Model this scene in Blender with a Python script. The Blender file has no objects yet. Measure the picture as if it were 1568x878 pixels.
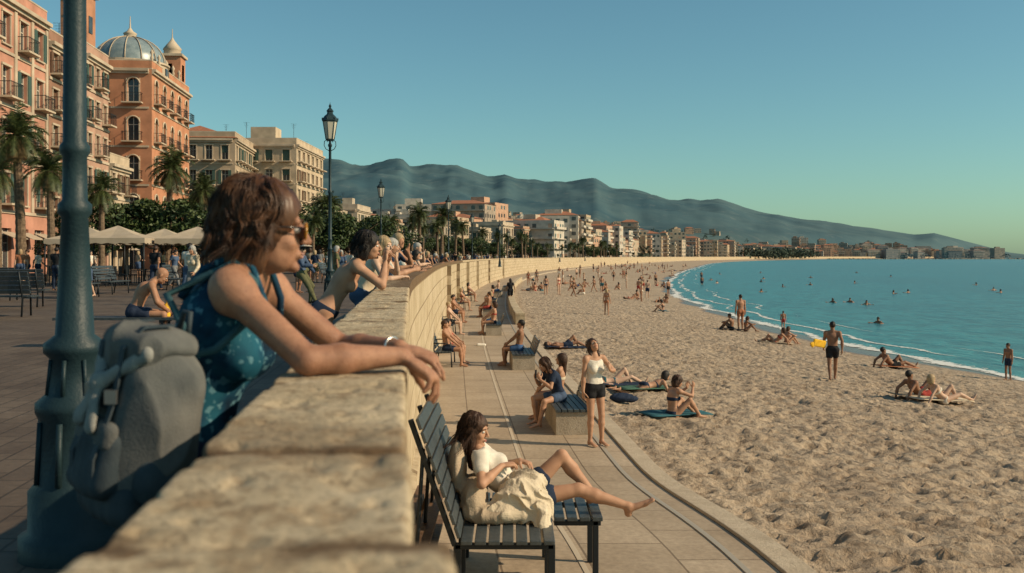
import bpy, math, random, time
import numpy as np
from mathutils import Vector
T0=time.time()
random.seed(7); rng=np.random.RandomState(7)
A=lambda *a: np.array(a,float)
def nrm(a):
    a=np.array(a,float); return a/max(np.linalg.norm(a),1e-9)
def sstep(t): 
    t=np.clip(t,0,1); return t*t*(3-2*t)
scene=bpy.context.scene
# ------------------------------------------------------------------ noise
def _h(ix,iy,iz):
    n=(ix.astype(np.int64)*374761393+iy.astype(np.int64)*668265263+iz.astype(np.int64)*1274126177)&0xffffffff
    n=((n^(n>>13))*1103515245)&0xffffffff
    n=(n^(n>>16))
    return (n&0xffff)/65535.0
def vnoise(x,y,z=0.0):
    x,y,z=np.broadcast_arrays(np.asarray(x,float),np.asarray(y,float),np.asarray(z,float))
    ix=np.floor(x);iy=np.floor(y);iz=np.floor(z)
    fx=x-ix;fy=y-iy;fz=z-iz
    fx=fx*fx*(3-2*fx);fy=fy*fy*(3-2*fy);fz=fz*fz*(3-2*fz)
    r=0
    for a in (0,1):
        for b in (0,1):
            for c in (0,1):
                w=(fx if a else 1-fx)*(fy if b else 1-fy)*(fz if c else 1-fz)
                r=r+w*_h(ix+a,iy+b,iz+c)
    return r
def fbm(x,y,z=0.0,o=4):
    r=0;a=.5;s=1
    for i in range(o):
        r=r+a*vnoise(x*s+i*17.3,y*s+i*9.1,np.asarray(z)*s); a*=.5; s*=2.03
    return r
def pits(x,y,cell,rad,seed=0,dens=.8):
    ix=np.floor(x/cell);iy=np.floor(y/cell);out=np.zeros_like(x)
    for a in (-1,0,1):
        for b in (-1,0,1):
            cx,cy=ix+a,iy+b; k=seed+0*cx
            px=(cx+_h(cx,cy,k))*cell;py=(cy+_h(cx,cy,k+1))*cell; an=_h(cx,cy,k+2)*3.14; r=rad*(.65+.6*_h(cx,cy,k+3)); on=_h(cx,cy,k+4)<dens
            dx=(x-px)*np.cos(an)+(y-py)*np.sin(an);dy=-(x-px)*np.sin(an)+(y-py)*np.cos(an); d=np.sqrt(dx*dx+(dy*1.7)**2)/r
            out=out+on*(-np.exp(-d**3.0*1.2)+.42*np.exp(-((d-1.35)/.35)**2))
    return out
# ------------------------------------------------------------------ curves of the bay
def hermite(xs,ys):
    xs=np.array(xs,float);ys=np.array(ys,float)
    s=np.diff(ys)/np.diff(xs); m=np.zeros(len(xs)); m[0]=s[0];m[-1]=s[-1]
    h=np.diff(xs); m[1:-1]=(s[:-1]*h[1:]+s[1:]*h[:-1])/(h[1:]+h[:-1])
    def f(x):
        x=np.asarray(x,float); i=np.clip(np.searchsorted(xs,x)-1,0,len(xs)-2)
        hh=xs[i+1]-xs[i]; t=(x-xs[i])/hh
        r=(2*t**3-3*t**2+1)*ys[i]+(t**3-2*t**2+t)*hh*m[i]+(-2*t**3+3*t**2)*ys[i+1]+(t**3-t**2)*hh*m[i+1]
        r=np.where(x<xs[0],ys[0]+m[0]*(x-xs[0]),r); r=np.where(x>xs[-1],ys[-1]+m[-1]*(x-xs[-1]),r)
        return r
    return f
xw=hermite([-30,0,6,12,20,50,75,130,200,300,450,600,900,1300,2000,2600],[3.19,0,-.63,-1.2,-1.72,-3.15,-3.5,-2.2,4,21,53,88,180,340,760,1300])
xs_=hermite([-20,0,20,35,42,52,68,98,155,243,400,655,1312,2100,2600],[38,29,21.6,18.1,16.9,16.1,16.2,17.6,24.7,41,75,135,384,860,1400])
PW=3.3
CAMZ=1.37; WTOP=1.085; SEA=-2.93
def zprom(y): return CAMZ-(2.8+.35*sstep((np.asarray(y,float)-9)/6))
def zsand(x,y):
    k=xw(y)+PW+.3; s=xs_(y); t=(x-k)/(s-k)
    z0=zprom(y)-.12
    return np.where(t<1, z0+(SEA-z0)*np.clip(t,0,1)**1.15, SEA-(x-s)*.07)
# ------------------------------------------------------------------ materials
def nodes(name):
    m=bpy.data.materials.new(name); m.use_nodes=True
    nt=m.node_tree; b=nt.nodes['Principled BSDF']; return m,nt,b
def N(nt,t,**k):
    n=nt.nodes.new(t)
    for a,v in k.items(): setattr(n,a,v)
    return n
def lk(nt,a,b): nt.links.new(a,b)
MC={}
def M(name,c1,c2=None,scale=5,rough=.8,bump=0,bscale=None,metal=0,detail=6,spec=.3,dist=.02):
    if name in MC: return MC[name]
    m,nt,b=nodes(name)
    b.inputs['Roughness'].default_value=rough; b.inputs['Metallic'].default_value=metal
    b.inputs['Specular IOR Level'].default_value=spec
    b.inputs['Base Color'].default_value=(*c1,1)
    tc=N(nt,'ShaderNodeTexCoord')
    if c2:
        n=N(nt,'ShaderNodeTexNoise'); n.inputs['Scale'].default_value=scale; n.inputs['Detail'].default_value=detail
        lk(nt,tc.outputs['Object'],n.inputs['Vector'])
        r=N(nt,'ShaderNodeValToRGB'); r.color_ramp.elements[0].position=.32; r.color_ramp.elements[1].position=.68
        r.color_ramp.elements[0].color=(*c1,1); r.color_ramp.elements[1].color=(*c2,1)
        lk(nt,n.outputs['Fac'],r.inputs['Fac']); lk(nt,r.outputs['Color'],b.inputs['Base Color'])
    if bump:
        n=N(nt,'ShaderNodeTexNoise'); n.inputs['Scale'].default_value=bscale or scale*4; n.inputs['Detail'].default_value=5
        lk(nt,tc.outputs['Object'],n.inputs['Vector'])
        bp=N(nt,'ShaderNodeBump'); bp.inputs['Strength'].default_value=bump; bp.inputs['Distance'].default_value=dist
        lk(nt,n.outputs['Fac'],bp.inputs['Height']); lk(nt,bp.outputs['Normal'],b.inputs['Normal'])
    MC[name]=m; return m
def mixc(nt,fac,a,b,mode='MIX'):
    n=N(nt,'ShaderNodeMix',data_type='RGBA',blend_type=mode)
    for s,v in ((n.inputs[0],fac),(n.inputs[6],a),(n.inputs[7],b)):
        if isinstance(v,(int,float)): s.default_value=v
        elif isinstance(v,tuple): s.default_value=(*v,1) if len(v)==3 else v
        else: lk(nt,v,s)
    return n.outputs[2]
def mth(nt,op,a,b=None):
    n=N(nt,'ShaderNodeMath',operation=op)
    for s,v in ((n.inputs[0],a),(n.inputs[1],b)):
        if v is None: continue
        if isinstance(v,(int,float)): s.default_value=v
        else: lk(nt,v,s)
    return n.outputs[0]
def noise(nt,vec,scale,detail=5,rough=.5):
    n=N(nt,'ShaderNodeTexNoise'); n.inputs['Scale'].default_value=scale; n.inputs['Detail'].default_value=detail; n.inputs['Roughness'].default_value=rough
    if vec is not None: lk(nt,vec,n.inputs['Vector'])
    return n.outputs['Fac']
def ramp(nt,fac,stops):
    r=N(nt,'ShaderNodeValToRGB'); e=r.color_ramp.elements
    while len(e)<len(stops): e.new(.5)
    for i,(p,c) in enumerate(stops): e[i].position=p; e[i].color=(*c,1) if len(c)==3 else c
    lk(nt,fac,r.inputs['Fac']); return r.outputs['Color']
def bumpn(nt,b,h,strength,dist=.02):
    bp=N(nt,'ShaderNodeBump'); bp.inputs['Strength'].default_value=strength; bp.inputs['Distance'].default_value=dist
    lk(nt,h,bp.inputs['Height']); lk(nt,bp.outputs['Normal'],b.inputs['Normal'])
def uvvec(nt):
    n=N(nt,'ShaderNodeUVMap'); return n.outputs['UV']
def paver(name,c1,c2,cm,bw,bh,mort,offset=.5,rough=.8,bump=.4,stain=(.5,.5,.5)):
    m,nt,b=nodes(name); uv=uvvec(nt)
    br=N(nt,'ShaderNodeTexBrick'); br.offset=offset; br.inputs['Scale'].default_value=1
    br.inputs['Color1'].default_value=(*c1,1);br.inputs['Color2'].default_value=(*c2,1);br.inputs['Mortar'].default_value=(*cm,1)
    br.inputs['Brick Width'].default_value=bw;br.inputs['Row Height'].default_value=bh;br.inputs['Mortar Size'].default_value=mort;br.inputs['Mortar Smooth'].default_value=.2
    lk(nt,uv,br.inputs['Vector'])
    n1=noise(nt,uv,.7,6,.6); n2=noise(nt,uv,14,6,.7)
    c=mixc(nt,ramp(nt,n1,[(.35,(0,0,0)),(.7,(1,1,1))]),br.outputs['Color'],mixc(nt,1.0,br.outputs['Color'],stain,'MULTIPLY'))
    c=mixc(nt,.45,c,mixc(nt,1.0,c,ramp(nt,n2,[(.3,(.45,.45,.45)),(.7,(1.3,1.3,1.3))]),'MULTIPLY'))
    lk(nt,c,b.inputs['Base Color']); b.inputs['Roughness'].default_value=rough; b.inputs['Specular IOR Level'].default_value=.25
    h=mth(nt,'SUBTRACT',mth(nt,'MULTIPLY',n2,.4),br.outputs['Fac'])
    bumpn(nt,b,h,bump,.012); return m
def stone(name,base=(.45,.36,.25),dark=(.16,.11,.07),light=(.58,.49,.36),courses=False,seams=False):
    m,nt,b=nodes(name); tc=N(nt,'ShaderNodeTexCoord'); v=tc.outputs['Object']
    n1=noise(nt,v,3.5,8,.62); n2=noise(nt,v,26,8,.7); n3=noise(nt,v,1.1,4)
    c=mixc(nt,ramp(nt,n1,[(.35,(0,0,0)),(.65,(1,1,1))]),base,light)
    c=mixc(nt,ramp(nt,n2,[(.34,(.9,.9,.9)),(.45,(0,0,0))]),c,mixc(nt,.55,c,dark))
    c=mixc(nt,ramp(nt,n3,[(.56,(0,0,0)),(.75,(.6,.6,.6))]),c,dark)
    h=mth(nt,'ADD',mth(nt,'MULTIPLY',n1,.6),n2)
    if seams:
        n5=noise(nt,v,8.5,9,.68); n6=noise(nt,v,70,5,.7); n7=noise(nt,v,17,6,.65)
        c=mixc(nt,ramp(nt,n5,[(.52,(0,0,0)),(.60,(.62,.62,.62))]),c,(.24,.155,.085))
        c=mixc(nt,ramp(nt,n7,[(.34,(.75,.75,.75)),(.42,(0,0,0))]),c,(.27,.19,.115))
        c=mixc(nt,ramp(nt,n6,[(.36,(.8,.8,.8)),(.44,(0,0,0))]),c,(.13,.09,.055))
        h=mth(nt,'ADD',h,mth(nt,'MULTIPLY',n6,.35))
        at=N(nt,'ShaderNodeAttribute',attribute_name='wet'); n4=noise(nt,v,9,7,.72)
        f=ramp(nt,mth(nt,'ADD',mth(nt,'MULTIPLY',at.outputs['Fac'],.46),mth(nt,'SUBTRACT',n4,.5)),[(.13,(0,0,0)),(.34,(.9,.9,.9))])
        c=mixc(nt,f,c,(.13,.078,.043))
    if courses:
        sp=N(nt,'ShaderNodeSeparateXYZ'); lk(nt,v,sp.inputs[0]); cb=N(nt,'ShaderNodeCombineXYZ'); lk(nt,sp.outputs[1],cb.inputs[0]); lk(nt,sp.outputs[2],cb.inputs[1])
        br=N(nt,'ShaderNodeTexBrick'); br.inputs['Scale'].default_value=1; br.inputs['Brick Width'].default_value=1.4; br.inputs['Row Height'].default_value=.46; br.inputs['Mortar Size'].default_value=.012
        br.inputs['Color1'].default_value=(1,1,1,1);br.inputs['Color2'].default_value=(.86,.84,.8,1);br.inputs['Mortar'].default_value=(.5,.45,.4,1)
        lk(nt,cb.outputs[0],br.inputs['Vector']); c=mixc(nt,1.0,c,br.outputs['Color'],'MULTIPLY'); h=mth(nt,'SUBTRACT',h,br.outputs['Fac'])
    lk(nt,c,b.inputs['Base Color']); b.inputs['Roughness'].default_value=.9; b.inputs['Specular IOR Level'].default_value=.15
    bumpn(nt,b,h,.8,.02); return m
# ------------------------------------------------------------------ mesh builder
class MB:
    def __init__(s): s.v=[];s.f=[];s.m=[];s.s=[];s.n=0
    def add(s,v,f,mi=0,smooth=False):
        v=np.asarray(v,float).reshape(-1,3)
        if isinstance(f,np.ndarray): f=f.tolist()
        n=s.n; s.v.append(v); s.f+= [[i+n for i in q] for q in f]; s.m+=[mi]*len(f); s.s+=[smooth]*len(f); s.n+=len(v)
    def ob(s,o,ex,ey,ez,mi=0):
        o,ex,ey,ez=map(lambda a:np.array(a,float),(o,ex,ey,ez))
        v=[o,o+ex,o+ex+ey,o+ey,o+ez,o+ex+ez,o+ex+ey+ez,o+ey+ez]
        s.add(v,[(0,3,2,1),(4,5,6,7),(0,1,5,4),(1,2,6,5),(2,3,7,6),(3,0,4,7)],mi)
    def box(s,c,d,mi=0,rz=0,rx=0,ry=0):
        cz,sz=math.cos(rz),math.sin(rz); R=np.array([[cz,-sz,0],[sz,cz,0],[0,0,1]])
        R=R@np.array([[math.cos(ry),0,math.sin(ry)],[0,1,0],[-math.sin(ry),0,math.cos(ry)]])@np.array([[1,0,0],[0,math.cos(rx),-math.sin(rx)],[0,math.sin(rx),math.cos(rx)]])
        ex,ey,ez=R[:,0]*d[0],R[:,1]*d[1],R[:,2]*d[2]
        s.ob(np.array(c,float)-(ex+ey+ez)/2,ex,ey,ez,mi)
    def tube(s,pts,rad,seg=8,mi=0,cap=True,smooth=True):
        pts=np.array(pts,float); n=len(pts); rad=np.broadcast_to(np.asarray(rad,float),(n,))
        t=np.gradient(pts,axis=0); t/=np.maximum(np.linalg.norm(t,axis=1,keepdims=True),1e-9)
        u=np.cross(t[0],[0,0,1.]); 
        if np.linalg.norm(u)<.05: u=np.cross(t[0],[1.,0,0])
        u=nrm(u); a=np.linspace(0,2*np.pi,seg,endpoint=False); V=[]
        for i in range(n):
            u=nrm(u-t[i]*np.dot(u,t[i])); w=np.cross(t[i],u)
            V.append(pts[i]+rad[i]*(np.cos(a)[:,None]*u+np.sin(a)[:,None]*w))
        V=np.concatenate(V); F=[]
        for i in range(n-1):
            for j in range(seg):
                k=(j+1)%seg; F.append((i*seg+j,i*seg+k,(i+1)*seg+k,(i+1)*seg+j))
        if cap: F.append(tuple(range(seg))[::-1]); F.append(tuple((n-1)*seg+j for j in range(seg)))
        s.add(V,F,mi,smooth)
    def strap(s,pts,nor,w,t,mi=0):
        pts=np.array(pts,float); n=len(pts); tg=np.gradient(pts,axis=0); V=[];F=[]
        for i in range(n):
            nn=nrm(nor[i]) if np.ndim(nor)==2 else nrm(nor); sd=nrm(np.cross(tg[i],nn))*w/2; nn=nrm(np.cross(sd,tg[i]))
            V+=[pts[i]-sd,pts[i]+sd,pts[i]+sd+nn*t,pts[i]-sd+nn*t]
        for i in range(n-1):
            for j in range(4): k=(j+1)%4; F.append((i*4+j,i*4+k,i*4+4+k,i*4+4+j))
        F+=[(0,1,2,3),(4*n-4,4*n-3,4*n-2,4*n-1)]; s.add(V,F,mi)
    def lathe(s,prof,c,seg=16,mi=0,smooth=True,a0=0):
        a=np.linspace(0,2*np.pi,seg,endpoint=False)+a0; V=[]
        for r,z in prof:
            V.append(np.stack([c[0]+r*np.cos(a),c[1]+r*np.sin(a),np.full(seg,c[2]+z)],1))
        F=[]
        for i in range(len(prof)-1):
            for j in range(seg):
                k=(j+1)%seg; F.append((i*seg+j,i*seg+k,(i+1)*seg+k,(i+1)*seg+j))
        s.add(np.concatenate(V),F,mi,smooth)
    def ell(s,c,r,mi=0,R=None,nu=14,nv=8):
        V=[];R=np.eye(3) if R is None else R
        for i in range(nv+1):
            th=math.pi*i/nv
            for j in range(nu):
                ph=2*math.pi*j/nu
                V.append(np.array(c)+R.T@(np.array(r)*[math.sin(th)*math.cos(ph),math.sin(th)*math.sin(ph),math.cos(th)]))
        F=[(i*nu+j,(i+1)*nu+j,(i+1)*nu+(j+1)%nu,i*nu+(j+1)%nu) for i in range(nv) for j in range(nu)]
        s.add(V,F,mi,True)
    def mesh(s,name):
        me=bpy.data.meshes.new(name); v=np.concatenate(s.v)
        me.from_pydata(v.tolist(),[],s.f); me.polygons.foreach_set('material_index',s.m); me.polygons.foreach_set('use_smooth',s.s); me.update(); return me
    def obj(s,name,mats,loc=(0,0,0),rz=0,sc=1,bevel=0,parent=None,attr=None):
        me=s.mesh(name)
        if attr is not None:
            a=me.attributes.new('wet','FLOAT','POINT'); a.data.foreach_set('value',attr(np.concatenate(s.v)))
        for m in mats: me.materials.append(m)
        o=bpy.data.objects.new(name,me); scene.collection.objects.link(o)
        o.location=loc;o.rotation_euler=(0,0,rz);o.scale=(sc,)*3 if isinstance(sc,(int,float)) else sc
        if bevel:
            b=o.modifiers.new('b','BEVEL'); b.width=bevel; b.segments=2; b.limit_method='ANGLE'
        if parent: o.parent=parent
        return o
def inst(name,me,loc,rz=0,sc=1,mats=None):
    o=bpy.data.objects.new(name,me); scene.collection.objects.link(o)
    o.location=loc;o.rotation_euler=(0,0,rz);o.scale=(sc,)*3 if isinstance(sc,(int,float)) else sc
    if mats:
        for i,m in enumerate(mats):
            if m is not None and i<len(o.material_slots):
                o.material_slots[i].link='OBJECT'; o.material_slots[i].material=m
    return o
def grid_mesh(name,X,Y,Z,mat,uv=None,attr=None,smooth=True):
    nr,nc=X.shape; v=np.stack([X,Y,Z],-1).reshape(-1,3)
    i=np.arange(nr*nc).reshape(nr,nc); f=np.stack([i[:-1,:-1],i[:-1,1:],i[1:,1:],i[1:,:-1]],-1).reshape(-1,4)
    me=bpy.data.meshes.new(name); me.from_pydata(v.tolist(),[],f.tolist())
    me.polygons.foreach_set('use_smooth',[smooth]*len(f))
    if uv is not None:
        l=me.uv_layers.new(name='UVMap'); li=np.zeros(len(me.loops),int); me.loops.foreach_get('vertex_index',li)
        l.data.foreach_set('uv',np.stack([uv[0].ravel()[li],uv[1].ravel()[li]],1).ravel())
    if attr is not None:
        a=me.attributes.new('wet','FLOAT','POINT'); a.data.foreach_set('value',attr.ravel())
    me.materials.append(mat); me.update()
    o=bpy.data.objects.new(name,me); scene.collection.objects.link(o); return o
# ------------------------------------------------------------------ SDF engine
def RC(tag,a,b,ra,rb,k=.02,flat=None): return dict(t='rc',tag=tag,a=A(*a),b=A(*b),ra=ra,rb=rb,k=k,flat=flat)
def EL(tag,c,ax,r,k=.03): return dict(t='el',tag=tag,c=A(*c),ax=np.array(ax,float),r=A(*r),k=k)
def BX(tag,c,ax,h,rr,k=.01): return dict(t='bx',tag=tag,c=A(*c),ax=np.array(ax,float),h=A(*h),rr=rr,k=k)
def pbb(p):
    if p['t']=='rc':
        return np.minimum(p['a']-p['ra'],p['b']-p['rb']),np.maximum(p['a']+p['ra'],p['b']+p['rb'])
    if p['t']=='el':
        e=np.sqrt(((p['ax']*p['r'][:,None])**2).sum(0)); return p['c']-e,p['c']+e
    e=np.abs(p['ax']*p['h'][:,None]).sum(0)+p['rr']; return p['c']-e,p['c']+e
def peval(p,X,Y,Z):
    if p['t']=='rc':
        a=p['a'];ba=p['b']-a; L=max(ba@ba,1e-9)
        x=X-a[0];y=Y-a[1];z=Z-a[2]
        h=np.clip((x*ba[0]+y*ba[1]+z*ba[2])/L,0,1)
        x=x-ba[0]*h;y=y-ba[1]*h;z=z-ba[2]*h
        if p['flat'] is not None:
            n,fc=p['flat']; c=(x*n[0]+y*n[1]+z*n[2])*(fc-1); x=x+n[0]*c;y=y+n[1]*c;z=z+n[2]*c
            return (np.sqrt(x*x+y*y+z*z)-(p['ra']+(p['rb']-p['ra'])*h))/math.sqrt(fc)
        return np.sqrt(x*x+y*y+z*z)-(p['ra']+(p['rb']-p['ra'])*h)
    c=p['c'];ax=p['ax'];x=X-c[0];y=Y-c[1];z=Z-c[2]
    q=[x*ax[i,0]+y*ax[i,1]+z*ax[i,2] for i in range(3)]
    if p['t']=='el':
        r=p['r']; k0=np.sqrt(sum((q[i]/r[i])**2 for i in range(3))); k1=np.sqrt(sum((q[i]/r[i]**2)**2 for i in range(3)))
        return k0*(k0-1)/np.maximum(k1,1e-6)
    w=[np.abs(q[i])-p['h'][i] for i in range(3)]
    out=np.sqrt(sum(np.maximum(a,0)**2 for a in w)); ins=np.minimum(np.maximum(np.maximum(w[0],w[1]),w[2]),0)
    return out+ins-p['rr']
def sdf_mesh(prims,vox,cuts=(),subs=(),nz=None):
    bb=[pbb(p) for p in prims]; lo=np.min([b[0] for b in bb],0)-3*vox-.01; hi=np.max([b[1] for b in bb],0)+3*vox+.01
    n=np.ceil((hi-lo)/vox).astype(int)+1
    f=np.full(n,1.0,np.float32); ax=[(lo[i]+vox*np.arange(n[i])).astype(np.float32) for i in range(3)]
    def sl(b,mg):
        i0=np.maximum(np.floor((b[0]-mg-lo)/vox).astype(int),0); i1=np.minimum(np.ceil((b[1]+mg-lo)/vox).astype(int)+1,n)
        return tuple(slice(i0[i],i1[i]) for i in range(3))
    def gr(s): return ax[0][s[0]][:,None,None],ax[1][s[1]][None,:,None],ax[2][s[2]][None,None,:]
    for p,b in zip(prims,bb):
        k=max(p['k'],1e-4); s=sl(b,k+2.5*vox)
        d=peval(p,*gr(s)).astype(np.float32); g=f[s]; h=np.maximum(k-np.abs(g-d),0)/k
        f[s]=np.minimum(g,d)-h*h*k*.25
    for p in subs:
        s=sl(pbb(p),2*vox)
        if any(q.stop<=q.start for q in s): continue
        f[s]=np.maximum(f[s],-peval(p,*gr(s)))
    full=(slice(None),)*3; X,Y,Z=gr(full)
    for c,nn in cuts: f=np.maximum(f,((X-c[0])*nn[0]+(Y-c[1])*nn[1]+(Z-c[2])*nn[2]).astype(np.float32))
    if nz: 
        msk=np.abs(f)<4*vox+.03; ii=np.nonzero(msk); f[ii]+=nz(ax[0][ii[0]],ax[1][ii[1]],ax[2][ii[2]]).astype(np.float32)
    s=f<0; cnt=np.zeros(n-1,np.int8)
    for a in (0,1):
        for b in (0,1):
            for c in (0,1): cnt+=s[a:n[0]-1+a,b:n[1]-1+b,c:n[2]-1+c]
    act=(cnt>0)&(cnt<8); ids=np.argwhere(act)
    if len(ids)==0: return np.zeros((0,3)),np.zeros((0,4),int)
    idx=-np.ones(act.shape,np.int32); idx[act]=np.arange(len(ids))
    acc=np.zeros((len(ids),3)); num=np.zeros(len(ids))
    for axis in range(3):
        for o1 in (0,1):
            for o2 in (0,1):
                a=np.zeros(3,int); a[(axis+1)%3]=o1;a[(axis+2)%3]=o2; b=a.copy(); b[axis]=1
                ia=ids+a; ib=ids+b; fa=f[ia[:,0],ia[:,1],ia[:,2]].astype(float); fb=f[ib[:,0],ib[:,1],ib[:,2]].astype(float)
                m=(fa<0)!=(fb<0); t=fa[m]/(fa[m]-fb[m]); acc[m]+=a+t[:,None]*(b-a); num[m]+=1
    V=lo+vox*(ids+acc/num[:,None]); F=[]
    for axis in range(3):
        u,v=(axis+1)%3,(axis+2)%3
        sa=[slice(None)]*3;sb=[slice(None)]*3; sa[axis]=slice(0,-1); sb[axis]=slice(1,None)
        pa=s[tuple(sa)];pb=s[tuple(sb)]; e=np.argwhere(pa!=pb)
        e=e[(e[:,u]>=1)&(e[:,v]>=1)&(e[:,u]<n[u]-1)&(e[:,v]<n[v]-1)]
        eu=np.zeros(3,int);eu[u]=1;ev=np.zeros(3,int);ev[v]=1
        q=np.stack([idx[tuple((e-d).T)] for d in (0*eu,eu,eu+ev,ev)],1); ins=pa[tuple(e.T)]
        q[~ins]=q[~ins][:,::-1]; F.append(q)
    F=np.concatenate(F); F=F[(F>=0).all(1)]
    return V,F
# ------------------------------------------------------------------ humans
def ik(a,t,l1,l2,pole):
    d=t-a; L=np.linalg.norm(d); dn=d/max(L,1e-6); L=min(max(L,abs(l1-l2)+.03),(l1+l2)*.998); t=a+dn*L
    x=(l1*l1-l2*l2+L*L)/(2*L); h=math.sqrt(max(l1*l1-x*x,0)); p=np.array(pole,float); p=p-dn*(p@dn)
    return a+dn*x+nrm(p)*h,t
def rot(v,ax,a):
    return v*math.cos(a)+np.cross(ax,v)*math.sin(a)+ax*(ax@v)*(1-math.cos(a))
def human(J,sex='f',vox=.013,wear=(('tee',2),('shorts',3)),hair='short',hs=1.0,sunglass=False,extra=None,strands=0):
    mb=MB(); f=sex=='f'; det=vox<=.0101
    P=A(*J['P']); U=nrm(J.get('U',(0,0,1))); U2=nrm(J.get('U2',U)); Rp=nrm(J.get('Rp',(1,0,0))); Rs=nrm(J.get('Rs',Rp))
    Rs=nrm(Rs-U2*(Rs@U2)); F=np.cross(U2,Rs); Up=nrm(J.get('Up',U)); Rp=nrm(Rp-Up*(Rp@Up)); Fp=np.cross(Up,Rp)
    Rm=nrm(Rp+Rs); Rm=nrm(Rm-U*(Rm@U)); Fm=np.cross(U,Rm)
    C=P+U*.27; Nk=C+U2*.235
    sw=.158 if f else .185
    Sh=[C+U2*.185+Rs*sw*s+F*J.get('shf',0) for s in (1,-1)]
    Hp=[P+Rp*.088*s-Up*.04 for s in (1,-1)]
    ax1=[Rp,Fp,Up];ax2=[Rm,Fm,U];ax3=[Rs,F,U2]
    pr=[]
    m=1.0 if f else 1.08
    pr+= [EL('pelvis',P+Up*.01,ax1,(.158 if f else .15,.105,.115),.03),
          EL('waist',P+U*.15,ax2,(.122*m if f else .14,.085*m,.13),.06),
          EL('rib',P+U*.29,ax2,(.138 if f else .155,.098*m,.15),.05),
          EL('chest',C+U2*.10,ax3,(.145 if f else .17,.085*m,.10),.05)]
    for s in (1,-1):
        pr.append(EL('glute',Hp[(1-s)//2]-Fp*.045+Up*.0-Rp*.012*s,ax1,(.085,.08,.09),.03))
        if f: pr.append(EL('breast',P+U*.285+Fm*.08+Rm*.068*s,ax2,(.058,.055,.058),.025))
        else: pr.append(EL('breast',P+U*.33+Fm*.06+Rm*.075*s,ax2,(.08,.045,.06),.03))
        pr.append(RC('trap',Nk-U2*.01+Rs*.02*s,Sh[(1-s)//2]+U2*.005,.042,.04*m,.05))
    HF=nrm(J.get('hF',F)); HU=J.get('hU',nrm(U2+A(0,0,.6))); HU=nrm(np.array(HU)-HF*(np.array(HU)@HF)); HR=np.cross(HF,HU); HX=np.array([HR,HF,HU])
    Hc=Nk+nrm(U2*.6+HU*.6)*.145*(1 if f else 1.03)+HF*.025
    if 'Hc' in J: Hc=A(*J['Hc'])
    hp=lambda x,y,z: Hc+HX.T@(A(x,y,z)*hs)
    pr.append(RC('neck',Nk-U2*.03,hp(0,-.02,-.05),.052*m,.047*m,.03))
    pr+=[EL('head',hp(0,-.012,.025),HX,A(.074,.095,.088)*hs,.02),EL('head',hp(0,.03,-.035),HX,A(.06,.06,.078)*hs,.02)]
    if vox<.016:
        pr+=[EL('head',hp(0,.028,-.078),HX,A(.05 if f else .056,.05,.036)*hs,.02),EL('head',hp(0,.078,-.1),HX,A(.02,.016,.014)*hs,.012),
             RC('nose',hp(0,.09,.008),hp(0,.111,-.03),.008,.0115,.01)]
        for s in (1,-1): pr.append(EL('ear',hp(.075*s,-.008,-.012),HX,A(.009,.018,.031)*hs,.006))
    if det:
        pr+=[RC('head',hp(-.04,.076,.02),hp(.04,.076,.02),.011,.011,.012)]
        for s in (1,-1): pr+=[EL('head',hp(.036*s,.062,-.036),HX,A(.022,.02,.02),.015),EL('nose',hp(.010*s,.1,-.033),HX,A(.008,.009,.007),.004)]
        pr+=[EL('lipb',hp(0,.088,-.067),HX,A(.024,.012,.012),.008)]
    W=[];E=[]
    for i,s in enumerate((1,-1)):
        t=A(*J['w'][i]); pole=A(*(J['ep'][i] if 'ep' in J else (0.3*s,-.8,-.5)))
        e,w=ik(Sh[i],t,.285,.245,pole); E.append(e);W.append(w); n='RL'[i]
        g=1.0 if f else 1.2
        pr+=[EL('delt'+n,Sh[i]+(e-Sh[i])*.1,ax3,(.05*g,.052*g,.055*g),.035),RC('uarm'+n,Sh[i],e,.043*g,.034*g,.02),
             RC('farm'+n,e,e+(w-e)*.35,.034*g,.037*g,.012),RC('farm'+n,e+(w-e)*.35,w,.037*g,.0225*g,.012)]
        fd=nrm(w-e); hd=nrm(J['hd'][i]) if 'hd' in J else fd
        pn=J['pn'][i] if 'pn' in J else (-s,0,-.3); pn=np.array(pn,float); pn=nrm(pn-hd*(pn@hd)); td=np.cross(hd,pn)*(1 if i==0 else -1)
        g2=1.0 if f else 1.1
        if vox>.0101:
            pr.append(RC('hand',w,w+hd*.075,.03,.034,.012,(pn,1.7))); 
            k1=w+hd*.08; k2=k1+nrm(hd+pn*.5)*.07; pr.append(RC('hand',k1,k2,.03,.02,.012,(pn,1.7)))
            pr.append(RC('hand',w+td*.02+hd*.02,w+td*.055+hd*.07,.016,.012,.01))
        else:
            pr.append(RC('hand',w+hd*.01,w+hd*.05,.026*g2,.035*g2,.012,(pn,1.9)))
            pr.append(RC('hand',w+hd*.05,w+hd*.078,.035*g2,.037*g2,.008,(pn,2.1)))
            curl=J.get('curl',[.35,.35])[i]
            for q in range(4):
                off=(.028,.0095,-.0095,-.028)[q]*g2; b=w+hd*(.08,.086,.082,.074)[q]+td*off; L=(.074,.082,.076,.06)[q]*g2
                d=nrm(hd+td*off*3.5); d=rot(d,np.cross(hd,pn),curl*.5+.05*q); r=.0092*g2; b=b-d*.012
                for sg,fr in enumerate((.5,.3,.24)):
                    b2=b+d*L*fr; pr.append(RC('fing',b,b2,r,r*.9,.0025)); b=b2; r*=.9; d=rot(d,np.cross(hd,pn),curl*(1.15 if sg==0 else .8)+.06*q)
                if extra=='nails': mb.ell(b-pn*.0035-d*.005,(.0045,.006,.0025),6,np.array([np.cross(d,pn),d,-pn]),8,5)
            b=w+hd*.022+td*.022; d=nrm(hd*.65+td*.75+pn*.35); r=.0135*g2
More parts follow.
